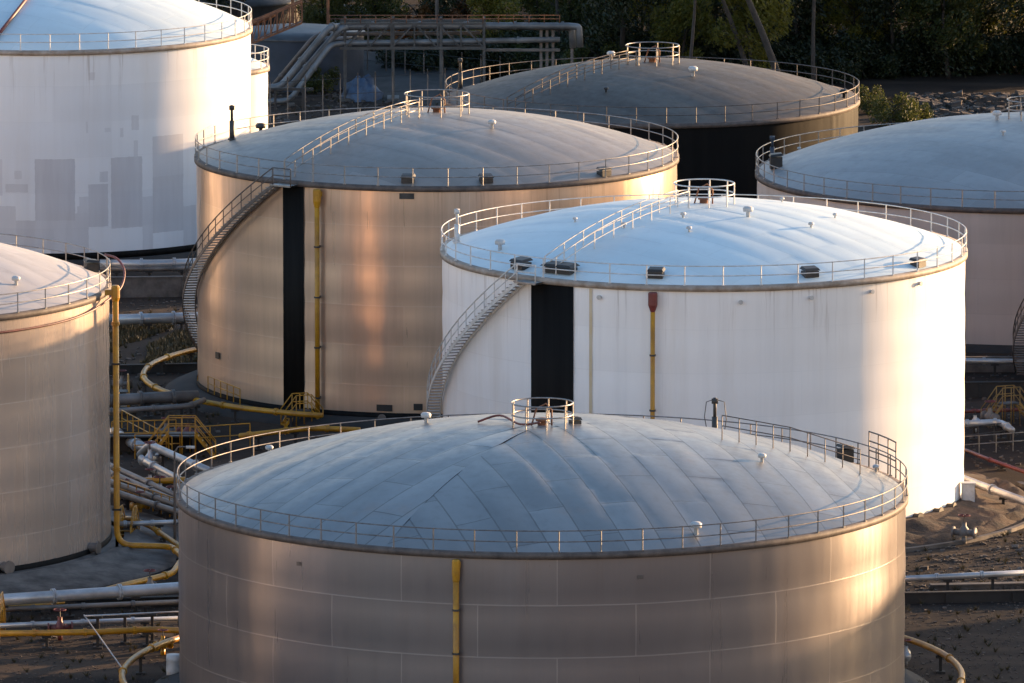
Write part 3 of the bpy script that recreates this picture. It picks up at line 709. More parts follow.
G = 'pipelines crossing the yard'
pipeline([(-30, 602), (90, 594), (178, 588), (300, 580)], .33, M['pipe'], 1.2, 'thick silver pipe crossing in front of the lower left tank', G)
pipeline([(-30, 634), (100, 632), (155, 629), (220, 633)], .17, Y, .9, 'straight yellow pipe along the lowest pipe rack at left', G)
pipeline([(-30, 627), (90, 622), (220, 617)], .14, M['pipe'], .9, 'slim silver pipe just behind the straight yellow pipe', G)
pipeline([(-30, 610), (60, 607), (220, 600)], .14, M['pipe_dull'], .7, 'dull grey pipe just under the thick silver pipe', G)
pipeline([(84, 616, 1.6), (130, 614, 1.6), (220, 610, 1.6)], .05, M['pipe'], 1.6, 'very thin pipe rail above the lower left pipe rack', G, flange=False)
pipeline([(100, 401), (150, 398), (198, 396)], .36, M['pipe_dull'], 1.2, 'thick grey pipe running from left tank to the bronze tank, upper of two', G, nsup=3)
pipeline([(100, 412), (190, 406), (204, 400)], .17, M['pipe_dull'], 1.2, 'thin grey pipe bending up at the bronze tank, lower of two', G, nsup=3)
pipeline([(100, 264), (160, 264), (230, 261)], .30, M['pipe'], 1.0, 'silver pipe at the foot of the patched white tank', G, nsup=4)
pipeline([(100, 269), (160, 269), (230, 267)], .16, M['pipe_dull'], .7, 'thin dull pipe just below the silver pipe at the patched tank', G, nsup=4)
pipeline([(100, 320), (170, 318), (230, 316)], .34, M['pipe'], .9, 'silver pipe above the grass patch', G, nsup=4)
# sloping bundle between left tank and foreground tank
for i, (y0, y1, lab) in enumerate(((465, 497, 'uppermost of the slanting brown grey pipes beside the left tank'), (472, 504, 'second slanting brown grey pipe beside the left tank'),
                                   (481, 508, 'third slanting brown grey pipe beside the left tank'), (490, 515, 'lowest slanting brown grey pipe beside the left tank'))):
    pipeline([(108, y0), (178 + i * 3, y1), (215, y1 + 14)], .2, M['pipe_dull'], 1.3 - i * .1, lab, 'slanting pipes', nsup=3)
pipeline([(140, 455, .4), (150, 445, 1.2), (186, 461, 1.2), (230, 480, 1.2)], .24, M['pipe'], 1.2, 'silver pipe with an elbow under the yellow walkway', G, nsup=2)
pipeline([(146, 462), (180, 480), (220, 496)], .22, M['pipe'], .8, 'silver pipe lying below the elbow pipe', G, nsup=2)
pipeline([(152, 469), (178, 484), (210, 498)], .18, M['pipe_dull'], .6, 'dull pipe lying under the silver elbow pipes', G, nsup=2)
pipeline([(104, 480), (150, 481), (186, 480)], .2, Y, 1.0, 'short yellow pipe behind the slanting pipes', 'yellow fire water pipes', nsup=2)
pipeline([(118, 524), (150, 523), (200, 521)], .14, M['pipe'], 1.1, 'silver pipe in front of the valve cluster', G, nsup=3)
pipeline([(120, 520, .5), (130, 518, 1.), (150, 526, .8), (178, 545, .6), (196, 560, .5)], .15, Y, .8, 'yellow pipe slanting down from the valve cluster', 'yellow fire water pipes', nsup=3)
pipeline([(113, 432), (134, 444), (160, 452)], .3, M['pipe'], .6, 'short silver pipe behind the left tank edge', G, nsup=2)
pipeline([(240, 436), (310, 428), (360, 430)], .17, Y, 1.0, 'yellow pipe at the foot of the bronze tank beside the yellow steps', 'yellow fire water pipes', nsup=3)
# right side pipes
pipeline([(880, 580), (960, 576), (1060, 571)], .17, M['pipe'], 1.0, 'thin silver pipe at the lower right in front of the earth mound', G, nsup=4)
pipeline([(940, 470), (985, 487), (1070, 518)], .24, M['pipe'], 1.1, 'silver pipe slanting down to the right edge', G, nsup=3)
pipeline([(940, 440), (985, 458), (1070, 488)], .12, M['red'], .4, 'thin red pipe slanting down to the right edge', G, nsup=3)
pipeline([(930, 412), (980, 411), (1060, 408)], .12, M['red'], .5, 'thin red pipe behind the right valve station', G, nsup=3)
pipeline([(930, 360), (980, 361), (1060, 362)], .17, M['pipe'], 1.0, 'silver pipe in the dark below the beige grey tank', G, nsup=3)
pipeline([(960, 424), (1000, 422), (1012, 430)], .2, M['pipe'], 1.0, 'short silver pipe of the right valve station', G, nsup=3)

def wall(px0, px1, h, t, m, label, name='bund_wall', cat='low wall', group='low bund walls'):
    a, b = at(*px0), at(*px1); d = b - a; L = d.length; root = MB()
    root.box((0, 0, h / 2), (L, t, h)); root.box((0, 0, h + .04), (L, t + .1, .08))
    k = max(2, int(L / 3))
    for i in range(k + 1): root.box((-L / 2 + L * i / k, -(t / 2 + .03), h * .48), (.18, .12, h * .94))
    o = root.build(name, m); o.location = (a + b) / 2; o.rotation_euler = (0, 0, math.atan2(d.y, d.x)); tag(o, label, cat, group); return o
wall((880, 604), (1080, 600), .55, .3, M['concrete_dark'], 'low dark wall at the lower right below the thin silver pipe')
wall((930, 590), (1080, 587), .25, .5, M['concrete'], 'low pale kerb wall just above the dark wall at lower right')
wall((930, 398), (1080, 396), .9, .3, M['concrete_dark'], 'dark wall in the shade between the two tanks at the right edge')
wall((930, 372), (1080, 372), .9, .3, M['concrete'], 'grey wall right under the beige grey tank')
wall((60, 298), (240, 296), 1.3, .3, M['concrete'], 'grey wall between the two silver pipes at upper left')
wall((60, 375), (200, 372), .5, .3, M['concrete_dark'], 'low dark wall below the grass patch')
wall((100, 452), (210, 450), 1.0, .3, M['concrete_dark'], 'dark wall behind the yellow walkway')
wall((-40, 613), (190, 606), .5, .3, M['concrete_dark'], 'low dark wall between the pipes at lower left')

# grass patch
b = MB(); random.seed(3)
a0, a1 = at(95, 372), at(215, 324)
for k in range(9000):
    x = random.uniform(a0.x, a1.x + 1); y = random.uniform(a0.y, a1.y)
    if noise.noise(Vector((x * .35, y * .12, 3))) < -.12: continue
    h = random.uniform(.12, .4); t = random.uniform(0, 6.28); w = .1; lx, ly = math.cos(t) * w, math.sin(t) * w
    b.add([(x - lx, y - ly, 0), (x + lx, y + ly, 0), (x + random.uniform(-.15, .15), y + random.uniform(-.15, .15), h)], [(0, 1, 2)])
tag(b.build('grass', M['grass']), 'dry grass patch between the bronze tank and the left tank', 'grass', kind='stuff')

b = MB(); random.seed(5)
def debris(x0, x1, y0, y1, n, smin, smax):
    for _ in range(n):
        c = at(random.uniform(x0, x1), random.uniform(y0, y1)); s_ = random.uniform(smin, smax) * (1 if random.random() < .9 else 2)
        if any((c - T.c).xy.length < T.R + .7 for T in TANKS): continue
        q = [Vector((random.uniform(.5, 1) * a_ * s_, random.uniform(.5, 1) * b_ * s_, random.uniform(.3, .9) * d_ * s_)) + c for d_ in (-.2, 1) for a_, b_ in ((-1, -1), (1, -1), (1, 1), (-1, 1))]
        b.add(q, [(4, 5, 6, 7), (0, 1, 5, 4), (1, 2, 6, 5), (2, 3, 7, 6), (3, 0, 4, 7)])
debris(890, 1040, 520, 700, 2200, .02, .07); debris(-10, 190, 600, 700, 1200, .02, .07); debris(100, 220, 300, 470, 800, .04, .12); debris(940, 1040, 350, 470, 400, .04, .12); debris(270, 460, 60, 125, 700, .05, .2); debris(880, 1040, 540, 600, 500, .04, .14)
tag(b.build('gravel', M['rubble']), 'loose stones and gravel scattered over the dark yard', 'gravel', kind='stuff')
b = MB(); random.seed(8)
def weeds(x0, x1, y0, y1, n):
    for _ in range(n):
        c = at(random.uniform(x0, x1), random.uniform(y0, y1))
        if any((c - T.c).xy.length < T.R + .7 for T in TANKS): continue
        for q in range(14):
            t = random.uniform(0, 6.28); l = random.uniform(.05, .35); b.add([c + Vector((-.03, 0, 0)), c + Vector((.03, 0, 0)), c + Vector((math.cos(t) * l, math.sin(t) * l, random.uniform(.1, .4)))], [(0, 1, 2)])
weeds(900, 1040, 530, 700, 90); weeds(0, 190, 600, 700, 60); weeds(110, 230, 290, 460, 120); weeds(270, 460, 60, 120, 120); weeds(880, 1040, 120, 100, 150)
tag(b.build('weeds', M['grass']), 'small dry weed tufts scattered over the yard', 'weeds', kind='stuff')
def guard_rail(p0, p1, h, m, label, n=None, name='guard_rail', z=0.0, group='yellow guard rails'):
    p0, p1 = Vector(p0), Vector(p1); L = (p1 - p0).length; n = n or max(2, int(L / 1.1)); root = empty(name, p0); b = MB(); d = p1 - p0
    for zz in (h, h * .55): b.tube([Vector((0, 0, zz)), d + Vector((0, 0, zz))], .035, 5)
    b.build('rail', m, root, True); pm = MB(); pm.tube([(0, 0, 0), (0, 0, h)], .035, 5)
    for k in range(n + 1):
        if k == 0: f = pm.build('post', m, root)
        else: inst(f, root, d * k / n)
    tag(root, label, 'guard rail', group); return root
def crossover(px, py, W, H, m, label, rz=0.0, group='yellow crossover stairs'):
    """small stair over the pipes: two flights, platform, rails"""
    c = at(px, py); root = empty('crossover_stair', c, rz); D = .8
    b = MB(); b.box((0, 0, H), (W, D, .06)); b.build('platform', M['steel'], root)
    for s in (-1, 1):
        b = MB(); x0, x1 = s * W / 2, s * (W / 2 + H * .8)
        for e in (-D / 2, D / 2): b.beam((x0, e, H), (x1, e, 0), .05, .16)
        for k in range(5): t = (k + .5) / 5; b.box((x0 + (x1 - x0) * t, 0, H * (1 - t)), (.24, D - .06, .03))
        b.build('flight', m, root)
        b = MB()
        for e in (-D / 2, D / 2):
            b.tube([(x0, e, H + 1.0), (x1, e, 1.0)], .035, 5); b.tube([(x0, e, H + .5), (x1, e, .5)], .03, 5)
            b.tube([(x1, e, 0), (x1, e, 1.0)], .035, 5)
        b.build('handrail', m, root, True)
    b = MB()
    for e in (-D / 2, D / 2):
        for zz in (1.0, .5): b.tube([(-W / 2, e, H + zz), (W / 2, e, H + zz)], .035, 5)
        for x in (-W / 2, 0, W / 2): b.tube([(x, e, 0), (x, e, H + 1)], .035, 5)
    b.build('platform_rail', m, root, True); tag(root, label, 'crossover stair', group); return root
def valve(px, py, m, label, s=1.0, rz=0.0, z=.0):
    root = empty('valve', at(px, py), rz); root.scale = (s, s, s)
    b = MB(); b.tube([(-.6, 0, .6), (.6, 0, .6)], .18, 12); b.tube([(-.62, 0, .6), (-.55, 0, .6)], .3, 12); b.tube([(.55, 0, .6), (.62, 0, .6)], .3, 12); b.lathe([(.24, .45), (.3, .6), (.24, .8), (.12, .95), (.12, 1.15)], 12); b.box((0, 0, .2), (.2, .2, .4)); b.build('valve_body', m, root, True)
    b = MB(); b.tube([(0, 0, 1.0), (0, 0, 1.55)], .035, 6); b.build('stem', M['steel'], root)
    b = MB(); b.tube(arc(.3, 0, 2 * math.pi, 1.5, 16)[:-1], .03, 5, closed=True); b.tube([(-.3, 0, 1.5), (.3, 0, 1.5)], .02, 4); b.tube([(0, -.3, 1.5), (0, .3, 1.5)], .02, 4); b.build('hand_wheel', M['red'], root)
    tag(root, label, 'valve', 'valves in the yard')

crossover(212, 397, 1.6, 1.0, Y, 'yellow steps at the left foot of the bronze tank', R_(-70))
crossover(302, 425, 1.0, .9, Y, 'yellow steps in front of the black stripe of the bronze tank', R_(20))
crossover(122, 412, 1.0, 1.3, Y, 'yellow steps close to the left tank beside the long yellow pipe', R_(95))
crossover(182, 458, 1.6, 1.5, Y, 'yellow crossover near the left rim of the foreground tank', R_(0))
crossover(128, 541, .8, 1.0, Y, 'yellow steps behind the ground bend of the long yellow pipe', R_(80))
crossover(-6, 634, 1.2, 1.2, Y, 'yellow steps at the lower left corner over the pipes', R_(85))
crossover(1008, 424, 1.2, 1.3, noisy('faded_yellow_paint', (.26, .15, .03), (.15, .09, .03), 1.2, .55), 'faded yellow steps at the right edge beyond the white tank', R_(25))
guard_rail(at(112, 448, 0.), at(176, 446, 0.), 1.6, Y, 'long yellow guard rail on the walkway, upper one')
guard_rail(at(135, 459, 0.), at(180, 457, 0.), 1.5, Y, 'yellow guard rail on the walkway, front one')
guard_rail(at(190, 452, 0.), at(250, 448, 0.), 1.5, Y, 'yellow guard rail behind the left rim of the foreground tank')
guard_rail(at(122, 428, .3), at(172, 455, .3), 1.1, Y, 'sloping yellow guard rail above the walkway')
guard_rail(at(120, 500, .3), at(178, 520, .3), 1.2, Y, 'yellow guard rail over the slanting pipes')
guard_rail(at(208, 392, .8), at(240, 405, .8), 1.0, Y, 'yellow guard rail at the left foot of the bronze tank')
guard_rail(at(962, 446), at(1010, 440), 1.1, M['steel'], 'grey guard rail of the right valve station')
guard_rail(at(962, 455), at(1030, 450), 1.1, M['rail_aged'], 'weathered grey guard rail in front of the right valve station')
b = MB(); b.box((0, 0, 1.0), (5.5, 1.0, .08))
for x in (-2.6, 0, 2.6): b.box((x, 0, .5), (.12, .8, 1.0))
o = b.build('walkway', M['steel']); o.location = at(150, 452); tag(o, 'raised grey walkway carrying the yellow guard rails', 'walkway')
vl = [(160, 505, 'pipe', 'silver valve in the middle of the cluster beside the left tank'), (140, 515, 'yellow', 'yellow valve low in the cluster beside the left tank'), (172, 515, 'pipe_dull', 'dull valve near the foreground tank rim'),
      (150, 492, 'pipe', 'silver valve behind the slanting pipes'), (188, 444, 'red', 'red valve between the yellow rails'), (166, 440, 'pipe_dull', 'dull valve under the long yellow guard rail'), (150, 470, 'pipe', 'silver valve under the yellow walkway'),
      (975, 432, 'pipe', 'silver valve at left of the right valve station'), (990, 428, 'pipe_dull', 'dull valve in the middle of the right valve station'), (122, 392, 'pipe_dull', 'dull valve by the grey pipes next to the left tank'),
      (60, 640, 'red', 'red valve under the straight yellow pipe'), (163, 655, 'yellow', 'yellow valve inside the lower left pipe ring'), (150, 600, 'pipe_dull', 'small dull valve below the thick silver pipe'), (206, 388, 'pipe_dull', 'dull valve behind the yellow steps of the bronze tank'),
      (964, 604 - 60, 'pipe_dull', 'dull valve on the earth mound at right'), (130, 502, 'yellow', 'yellow valve nearest the left tank'), (200, 560, 'pipe_dull', 'valve hidden at the left foot of the foreground tank'), (906, 665, 'pipe', 'silver valve at the lower right foot of the foreground tank')]
for i, (x, y, mm, lab) in enumerate(vl): valve(x, y, M[mm], lab, rz=R_(37 * i), s=.9 if i % 2 else 1.1)
# thin lamp/vent pole left of the foreground tank
def lamp_post(px, py, H, label, arm=.7, m=None):
    root = empty('lamp_post', at(px, py)); b = MB(); b.tube([(0, 0, 0), (0, 0, H * .6), (0, 0, H - .3), (arm * .3, 0, H), (arm, 0, H)], [.09, .07, .05, .045, .04], 8); b.build('pole', m or M['pipe_dull'], root, True)
    b = MB(); b.box((arm + .2, 0, H - .02), (.5, .2, .12)); b.build('lamp_head', M['vent'], root); tag(root, label, 'lamp post', 'lamp posts')
lamp_post(175, 548, 5.8, 'slim lamp post beside the left rim of the foreground tank')
# white cabinet
root = empty('control_cabinet', at(968, 514)); b = MB(); b.box((0, 0, 1.25), (.75, .6, 1.1)); b.box((0, 0, 1.83), (.85, .7, .06)); b.build('cabinet_body', M['white_box'], root)
b = MB(); b.box((0, -.32, 1.25), (.65, .04, .98)); b.build('cabinet_door', M['white_box'], root)
for x in (-.32, .32):
    b = MB(); b.box((x, 0, .35), (.07, .07, .7)); b.build('leg', M['steel'], root)
tag(root, 'white control cabinet on legs beside the lit white tank', 'cabinet')
root = empty('drip_barrel', at(174, 676)); b = MB(); b.lathe([(0.001, 0), (.4, 0), (.42, .4), (.4, .8), (.42, .82), (.4, 1.15), (0.001, 1.13)], 18); b.build('barrel_body', M['white_box'], root, True); tag(root, 'pale barrel at the lower left foot of the foreground tank', 'barrel')
# thin diagonal stay wire lower left
b = MB(); b.tube([at(84, 615, 1.6), at(122, 668, .2)], .035, 5); tag(b.build('stay_rod', M['pipe']), 'thin diagonal rod leaning from the pipe rack at lower left', 'rod')

# ------------------------------------------------------------------ background plant
def steelpipe(root, pts, r, m, name='pipe'): b = MB(); b.tube(pts, r, 10); return b.build(name, m, root, True)
# trestle
yT = at(345, 100).y; zz = lambda py: z_at(400, py, yT); xx = lambda px: (px - 512) / F * (yT * cp + (CAM_H - 4) * sp)
root = empty('pipe_trestle', (xx(345), yT, 0)); ox = xx(345)
X = lambda px: xx(px) - ox
zt, zb = zz(22), zz(47)
for k, px in enumerate((345, 393, 441, 484)):
    b = MB()
    for e in (-.7, .7): b.box((X(px), e, zz(18) / 2), (.22, .22, zz(18)))
    b.beam((X(px), -.7, .5), (X(px), .7, zb - .3), .08, .1); b.beam((X(px), -.7, zb), (X(px), .7, zb), .12, .2); b.box((X(px), 0, .1), (.9, 2.2, .3))
    b.build('trestle_leg', M['trestle'], root)
for e, in ((-.85,), (.85,)):
    b = MB(); b.beam((X(340), e, zt), (X(486), e, zt), .12, .16); b.beam((X(340), e, zb), (X(486), e, zb), .12, .2)
    xs_ = [345 + 23.2 * i for i in range(7)]
    for i, px in enumerate(xs_):
        b.beam((X(px), e, zb), (X(px), e, zt), .1, .12)
        if i < 6:
            if i < 3: b.beam((X(px), e, zb), (X(px + 23.2), e, zt), .08, .1)
            else: b.beam((X(px), e, zt), (X(px + 23.2), e, zb), .08, .1)
    b.build('truss', M['trestle'], root)
b = MB()
for zv in (zz(14), zz(17.5)): b.tube([(X(330), -.9, zv), (X(560), -.9, zv)], .035, 5)
for i in range(16): px = 330 + 15.3 * i; b.tube([(X(px), -.9, zt), (X(px), -.9, zz(13.5))], .035, 5)
b.build('top_rail', M['rust'], root, True)
b = MB()
for px in (553, 541, 547, 572): b.box((X(px), .3, zz(27) / 2), (.22, .22, zz(27)))
b.beam((X(484), 0, zz(50)), (X(560), 0, zz(50)), .15, .2)
b.build('end_posts', M['pipe_dull'], root)
tag(root, 'grey steel trestle with truss and rail carrying pipes far behind', 'pipe trestle')
def fl(px, py, dy=0.0): return Vector((xx(px), yT + dy, z_at(400, py, yT + dy)))
GP = 'silver pipes on the trestle'
pipe3([fl(255, 88, -2), fl(281, 87, -2), fl(330, 27, -2), fl(340, 26.5, -.5), fl(430, 25.5, -.5), fl(570, 26, -.5), fl(579, 27, -.5), fl(580, 47, -.5)], .26, M['pipe_far'], 'silver trestle pipe nearest the camera, running down a slope at left', GP, False, nsup=8)
pipe3([fl(258, 89, -1.4), fl(290, 88, -1.2), fl(341, 28, -1.2), fl(352, 27, .1), fl(440, 26, .3), fl(565, 27, .3), fl(572, 29, .3), fl(573, 48, .3)], .26, M['pipe_far'], 'second silver trestle pipe, ending in a bend at right', GP, False, nsup=8)
pipe3([fl(260, 102, -3), fl(290, 101, -3), fl(331, 45, -2), fl(345, 43, -.5), fl(420, 42, -.5), fl(560, 39.5, -.3)], .22, M['pipe_far'], 'lower silver pipe inside the trestle truss', GP, False, nsup=6)
pipe3([fl(272, 87, -1), fl(316, 34, -1), fl(345, 34, .5), fl(480, 33, .5)], .16, M['pipe_dull'], 'dull pipe between the silver trestle pipes', GP, False, nsup=4)
# stands below the sloping pipes
root = empty('pipe_stand', at(282, 112)); b = MB()
for x in (-.5, 1.6): b.box((x, 0, .9), (.18, .18, 1.8))
b.beam((-1, 0, 1.75), (2.4, 0, 1.75), .2, .2); b.build('frame', M['steel'], root); tag(root, 'steel pipe stand under the bend of the sloping pipes', 'pipe stand')
# conveyor / rusty stair truss at upper left
def lattice(pA, pB, hgt, wid, m, label, n=9):
    root = empty('conveyor_bridge', (pA.x, pA.y, 0)); d = pB - pA; b = MB(); o = Vector((0, 0, pA.z))
    for e in (-wid / 2, wid / 2):
        ev = Vector((0, e, 0)); up = Vector((0, 0, hgt))
        b.beam(o + ev, o + d + ev, .14, .16); b.beam(o + ev + up, o + d + ev + up, .12, .14)
        for i in range(n + 1):
            q = o + ev + d * i / n; b.beam(q, q + up, .08, .08)
            if i < n: b.beam(q, q + d / n + up, .06, .06)
    b.build('truss', m, root); b = MB(); b.beam(o, o + d, wid, .06); b.build('deck', M['steel'], root); tag(root, label, 'conveyor bridge'); return root
yC = at(300, 104).y
def fq(px, py, y=yC): return Vector(((px - 512) / F * (y * cp + (CAM_H - 6) * sp), y, z_at(px, py, y)))
lattice(fq(246, 45), fq(302, 22), 1.6, 1.2, M['rust'], 'rusty lattice bridge rising to the right behind the patched tank')
pipe3([fq(244, 28), fq(276, 14)], .16, M['rust'], 'short orange lit pipe above the rusty lattice bridge', None, False, nsup=2)
# steel tower
root = empty('process_frame', at(313, 62)); b = MB()
for x in (-1.6, 1.2):
    for y in (-1, 1): b.box((x, y, 4.5), (.2, .2, 9))
for z in (2.5, 5.2, 7.6):
    for y in (-1, 1): b.beam((-1.7, y, z), (1.3, y, z), .15, .2)
    for x in (-1.6, 1.2): b.beam((x, -1, z), (x, 1, z), .15, .2)
b.build('frame', M['rust'], root); b = MB()
for z in (8.3, 8.8): b.tube([(-1.6, -1, z), (2.4, -1, z)], .04, 5)
b.tube([(2.4, -1, 5.2), (2.4, -1, 8.8)], .06, 6); b.build('guard', M['rust'], root); tag(root, 'rusty steel frame tower left of the trestle', 'steel frame')
# dark blue tank / vessel and far buildings
def cyl_tank(px, py, a, ptop, shell, roof, label, rise=1.0):
    c = at(px, py); d = depth(c); R = a * d / F; h = z_at(px, ptop, c.y); root = empty('distant_tank', c)
    b = MB(); b.lathe([(R, 0), (R, h)], 80); b.build('shell', shell, root, True)
    b = MB(); b.lathe([(R + .1, h - .15), (R + .12, h + .02), (R * .6, h + rise * .65), (R * .3, h + rise * .92), (.01, h + rise)], 80); b.build('roof', roof, root, True)
    tag(root, label, 'distant tank', 'tanks beyond the pipe trestle')
cyl_tank(298, 84, 66, 32, M['blue_wall'], M['roof_sheet'], 'dark blue tank wall behind the sloping pipes', .5)
cyl_tank(235, 22, 66, -2, M['steel'], M['roof_sheet'], 'dark tank with blue grey roof at the top edge left of the trestle', 1.2)
cyl_tank(345, 30, 40, 16, M['steel'], M['roof_sheet'], 'distant tank with low pale conical roof above the trestle', .9)
def shed(px, py, w, d, h, label, m=None, rm=None):
    c = at(px, py); root = empty('shed', c); b = MB(); b.box((0, 0, h / 2), (w, d, h)); b.build('wall', m or M['white_box'], root)
    b = MB(); b.add([(-w / 2 - .4, -d / 2 - .4, h), (w / 2 + .4, -d / 2 - .4, h), (w / 2 + .4, 0, h + 1.6), (-w / 2 - .4, 0, h + 1.6), (-w / 2 - .4, d / 2 + .4, h), (w / 2 + .4, d / 2 + .4, h)], [(0, 1, 2, 3), (3, 2, 5, 4), (0, 3, 4), (1, 5, 2)]); b.build('roof', rm or M['roof_sheet'], root)
    b = MB(); 
    for k in range(3): b.box((-w / 3 + k * w / 3, -d / 2 - .02, h * .5), (1.2, .06, 1.0))
    b.build('window', M['hatch'], root); tag(root, label, 'shed', 'sheds beyond the trees')
shed(1005, -6, 9, 5, 2.6, 'pale shed just visible through the trees at the top right corner')
# embankment slope
b = MB(); P0, P1 = at(350, 100), at(480, 112); Q0, Q1 = at(335, 62), at(480, 80)
b.add([P0, P1, Q1 + Vector((0, 0, 1.1)), Q0 + Vector((0, 0, 1.1)), Q1 + Vector((2, 3, .9)), Q0 + Vector((-2, 3, .9))], [(0, 1, 2, 3), (3, 2, 4, 5)])
tag(b.build('embankment', noisy('grey_slope_concrete', (.045, .040, .038), (.015, .014, .013), .6, .85)), kind='structure')
def fence(pa, pb, n, h, label):
    a, c = at(*pa), at(*pb); root = empty('mesh_fence', a); d = c - a; b = MB()
    for z in (.3, h * .6, h): b.tube([Vector((0, 0, z)), d + Vector((0, 0, z))], .02, 4)
    b.build('fence_wire', M['steel'], root); pm = MB(); pm.tube([(0, 0, 0), (0, 0, h), (0, -.3, h + .4)], .05, 5)
    for k in range(n + 1):
        if k == 0: f = pm.build('post', M['pipe_dull'], root)
        else: inst(f, root, d * k / n)
    tag(root, label, 'fence', 'chain fences in the far yard')
fence((270, 122), (445, 112), 10, 3.0, 'chain fence in front of the grey slope left of the black tank')
fence((330, 75), (500, 92), 9, 2.4, 'chain fence along the top of the grey slope')
# tarped blue heap, scaffolds
root = MB(); c = at(362, 100)
vs = []; fs = []
for j in range(7):
    for i in range(24):
        a = 2 * math.pi * i / 24; el = j / 6 * math.pi / 2; rr = (1 + .35 * noise.noise(Vector((math.cos(a) * 2, math.sin(a) * 2, el * 2))))
        vs.append((1.5 * math.cos(a) * math.cos(el) * rr, 1.2 * math.sin(a) * math.cos(el) * rr, 1.6 * math.sin(el) * rr))
for j in range(6):
    for i in range(24): fs.append((j * 24 + i, j * 24 + (i + 1) % 24, (j + 1) * 24 + (i + 1) % 24, (j + 1) * 24 + i))
root.add(vs, fs); o = root.build('tarpaulin_heap', noisy('blue_tarp', (.07, .12, .2), (.04, .06, .1), 1.5, .6), None, True); o.location = c; tag(o, 'heap under a crumpled blue tarpaulin below the trestle', 'covered heap')
def pole(px, py, H, r, m, label, lean=(0, 0)):
    b = MB(); b.tube([(0, 0, 0), (lean[0] * .5, lean[1] * .5, H * .5), (lean[0], lean[1], H)], [r, r * .85, r * .7], 8); b.lathe([(r * 1.8, 0), (r * 1.8, .1), (r, .15)], 10); o = b.build('utility_pole', m, None, True); o.location = at(px, py); tag(o, label, 'pole', 'poles among the trees')
pole(437, 60, 11, .16, M['pipe_dull'], 'grey pole rising above the trestle middle'); pole(642, 66, 14, .12, M['pipe_dull'], 'slim pale pole behind the crown of the black tank')
# rubble
b = MB(); random.seed(11)
for k in range(1500):
    px = random.uniform(905, 1060); py = random.uniform(96, 122); c = at(px, py); s = random.uniform(.06, .26) * (1 if random.random() < .93 else 2.0)
    vs = [Vector((random.uniform(.6, 1) * a * s, random.uniform(.6, 1) * bb * s, random.uniform(.4, .9) * (d + .6) * s)) + c for d in (-1, 1) for a, bb in ((-1, -1), (1, -1), (1, 1), (-1, 1))]
    b.add(vs, [(3, 2, 1, 0), (4, 5, 6, 7), (0, 1, 5, 4), (1, 2, 6, 5), (2, 3, 7, 6), (3, 0, 4, 7)])
tag(b.build('rubble', M['rubble']), 'broken rubble and rocks along the forest edge at right', 'rubble', kind='stuff')

# ------------------------------------------------------------------ trees
def crown_mesh(name, m, seed, rx, rz, nblob, leaves, size, zbase):
    rnd = random.Random(seed); b = MB(); blobs = []
    for k in range(nblob):
        a = rnd.uniform(0, 6.28); r = rnd.uniform(.1, 1) ** .6 * rx; z = zbase + rnd.random() * rz
        f = 1 - .55 * abs((z - zbase) / rz - .35); blobs.append((Vector((r * f * math.cos(a), r * f * math.sin(a), z)), rnd.uniform(.5, 1.15) * rx * .42))
    for c, s in blobs:
        for q in range(leaves):
            d = Vector((rnd.gauss(0, 1), rnd.gauss(0, 1), rnd.gauss(0, .75))); d.normalize(); rr = s * rnd.uniform(.55, 1.05) * (1 + .3 * noise.noise(d * 3 + c))
            p = c + d * rr; u = Vector((rnd.gauss(0, 1), rnd.gauss(0, 1), rnd.gauss(0, 1))).normalized(); v = u.orthogonal().normalized(); w = u.cross(v); e = size * rnd.uniform(.5, 1.3)
            b.add([p - v * e, p + w * e * .45, p + v * e, p - w * e * .45], [(0, 1, 2, 3)])
    return b.mesh(name, m)
def trunk_mesh(name, m, seed, H, r, lean=0.0, limbs=5, limb_from=.45):
    rnd = random.Random(seed); b = MB(); pts = []
    for i in range(8): t = i / 7; pts.append(Vector((lean * t * H + .25 * math.sin(t * 5 + seed), .2 * math.cos(t * 4 + seed), t * H)))
    b.tube(pts, [r * (1.25 - .95 * i / 7) for i in range(8)], 8)
    for k in range(limbs):
        t = limb_from + (1 - limb_from) * k / limbs; i = min(6, int(t * 7)); p = pts[i].lerp(pts[i + 1], t * 7 - i); a = rnd.uniform(0, 6.28); L = rnd.uniform(1.5, 3.2)
        e = p + Vector((math.cos(a) * L, math.sin(a) * L, L * rnd.uniform(.4, .9))); b.tube([p, p.lerp(e, .5) + Vector((0, 0, .2)), e], [r * .45, r * .3, r * .1], 6)
    return b.mesh(name, m, True)
crowns = [crown_mesh('crown', M['leaf_dark'], 1, 3.6, 8.5, 34, 330, .17, 2.2), crown_mesh('crown', M['leaf_mid'], 2, 3.2, 7.0, 30, 330, .16, 2.0),
          crown_mesh('crown', M['leaf_yellow'], 3, 2.6, 5.5, 22, 330, .15, 1.5), crown_mesh('crown', M['leaf_dark'], 4, 4.2, 10, 40, 330, .18, 3.0)]
tall_crown = crown_mesh('crown', M['leaf_mid'], 6, 3.8, 6.5, 26, 330, .17, 11.5)
trunks = [trunk_mesh('trunk', M['bark'], 1, 10, .2), trunk_mesh('trunk', M['bark'], 2, 8, .17), trunk_mesh('trunk', M['bark'], 3, 6, .13), trunk_mesh('trunk', M['bark'], 4, 12, .24)]
tall_trunk = trunk_mesh('trunk', M['bark_pale'], 5, 17, .15, 0.02, 6, .65)
lean_trunk = trunk_mesh('trunk', M['bark_pale'], 7, 17, .26, -0.36, 5, .75)
bush_crown = crown_mesh('foliage', M['leaf_mid'], 8, 2.0, 1.6, 14, 260, .12, .5)
rust_crown = crown_mesh('foliage', M['leaf_rust'], 9, 1.6, 1.6, 12, 240, .12, .4)
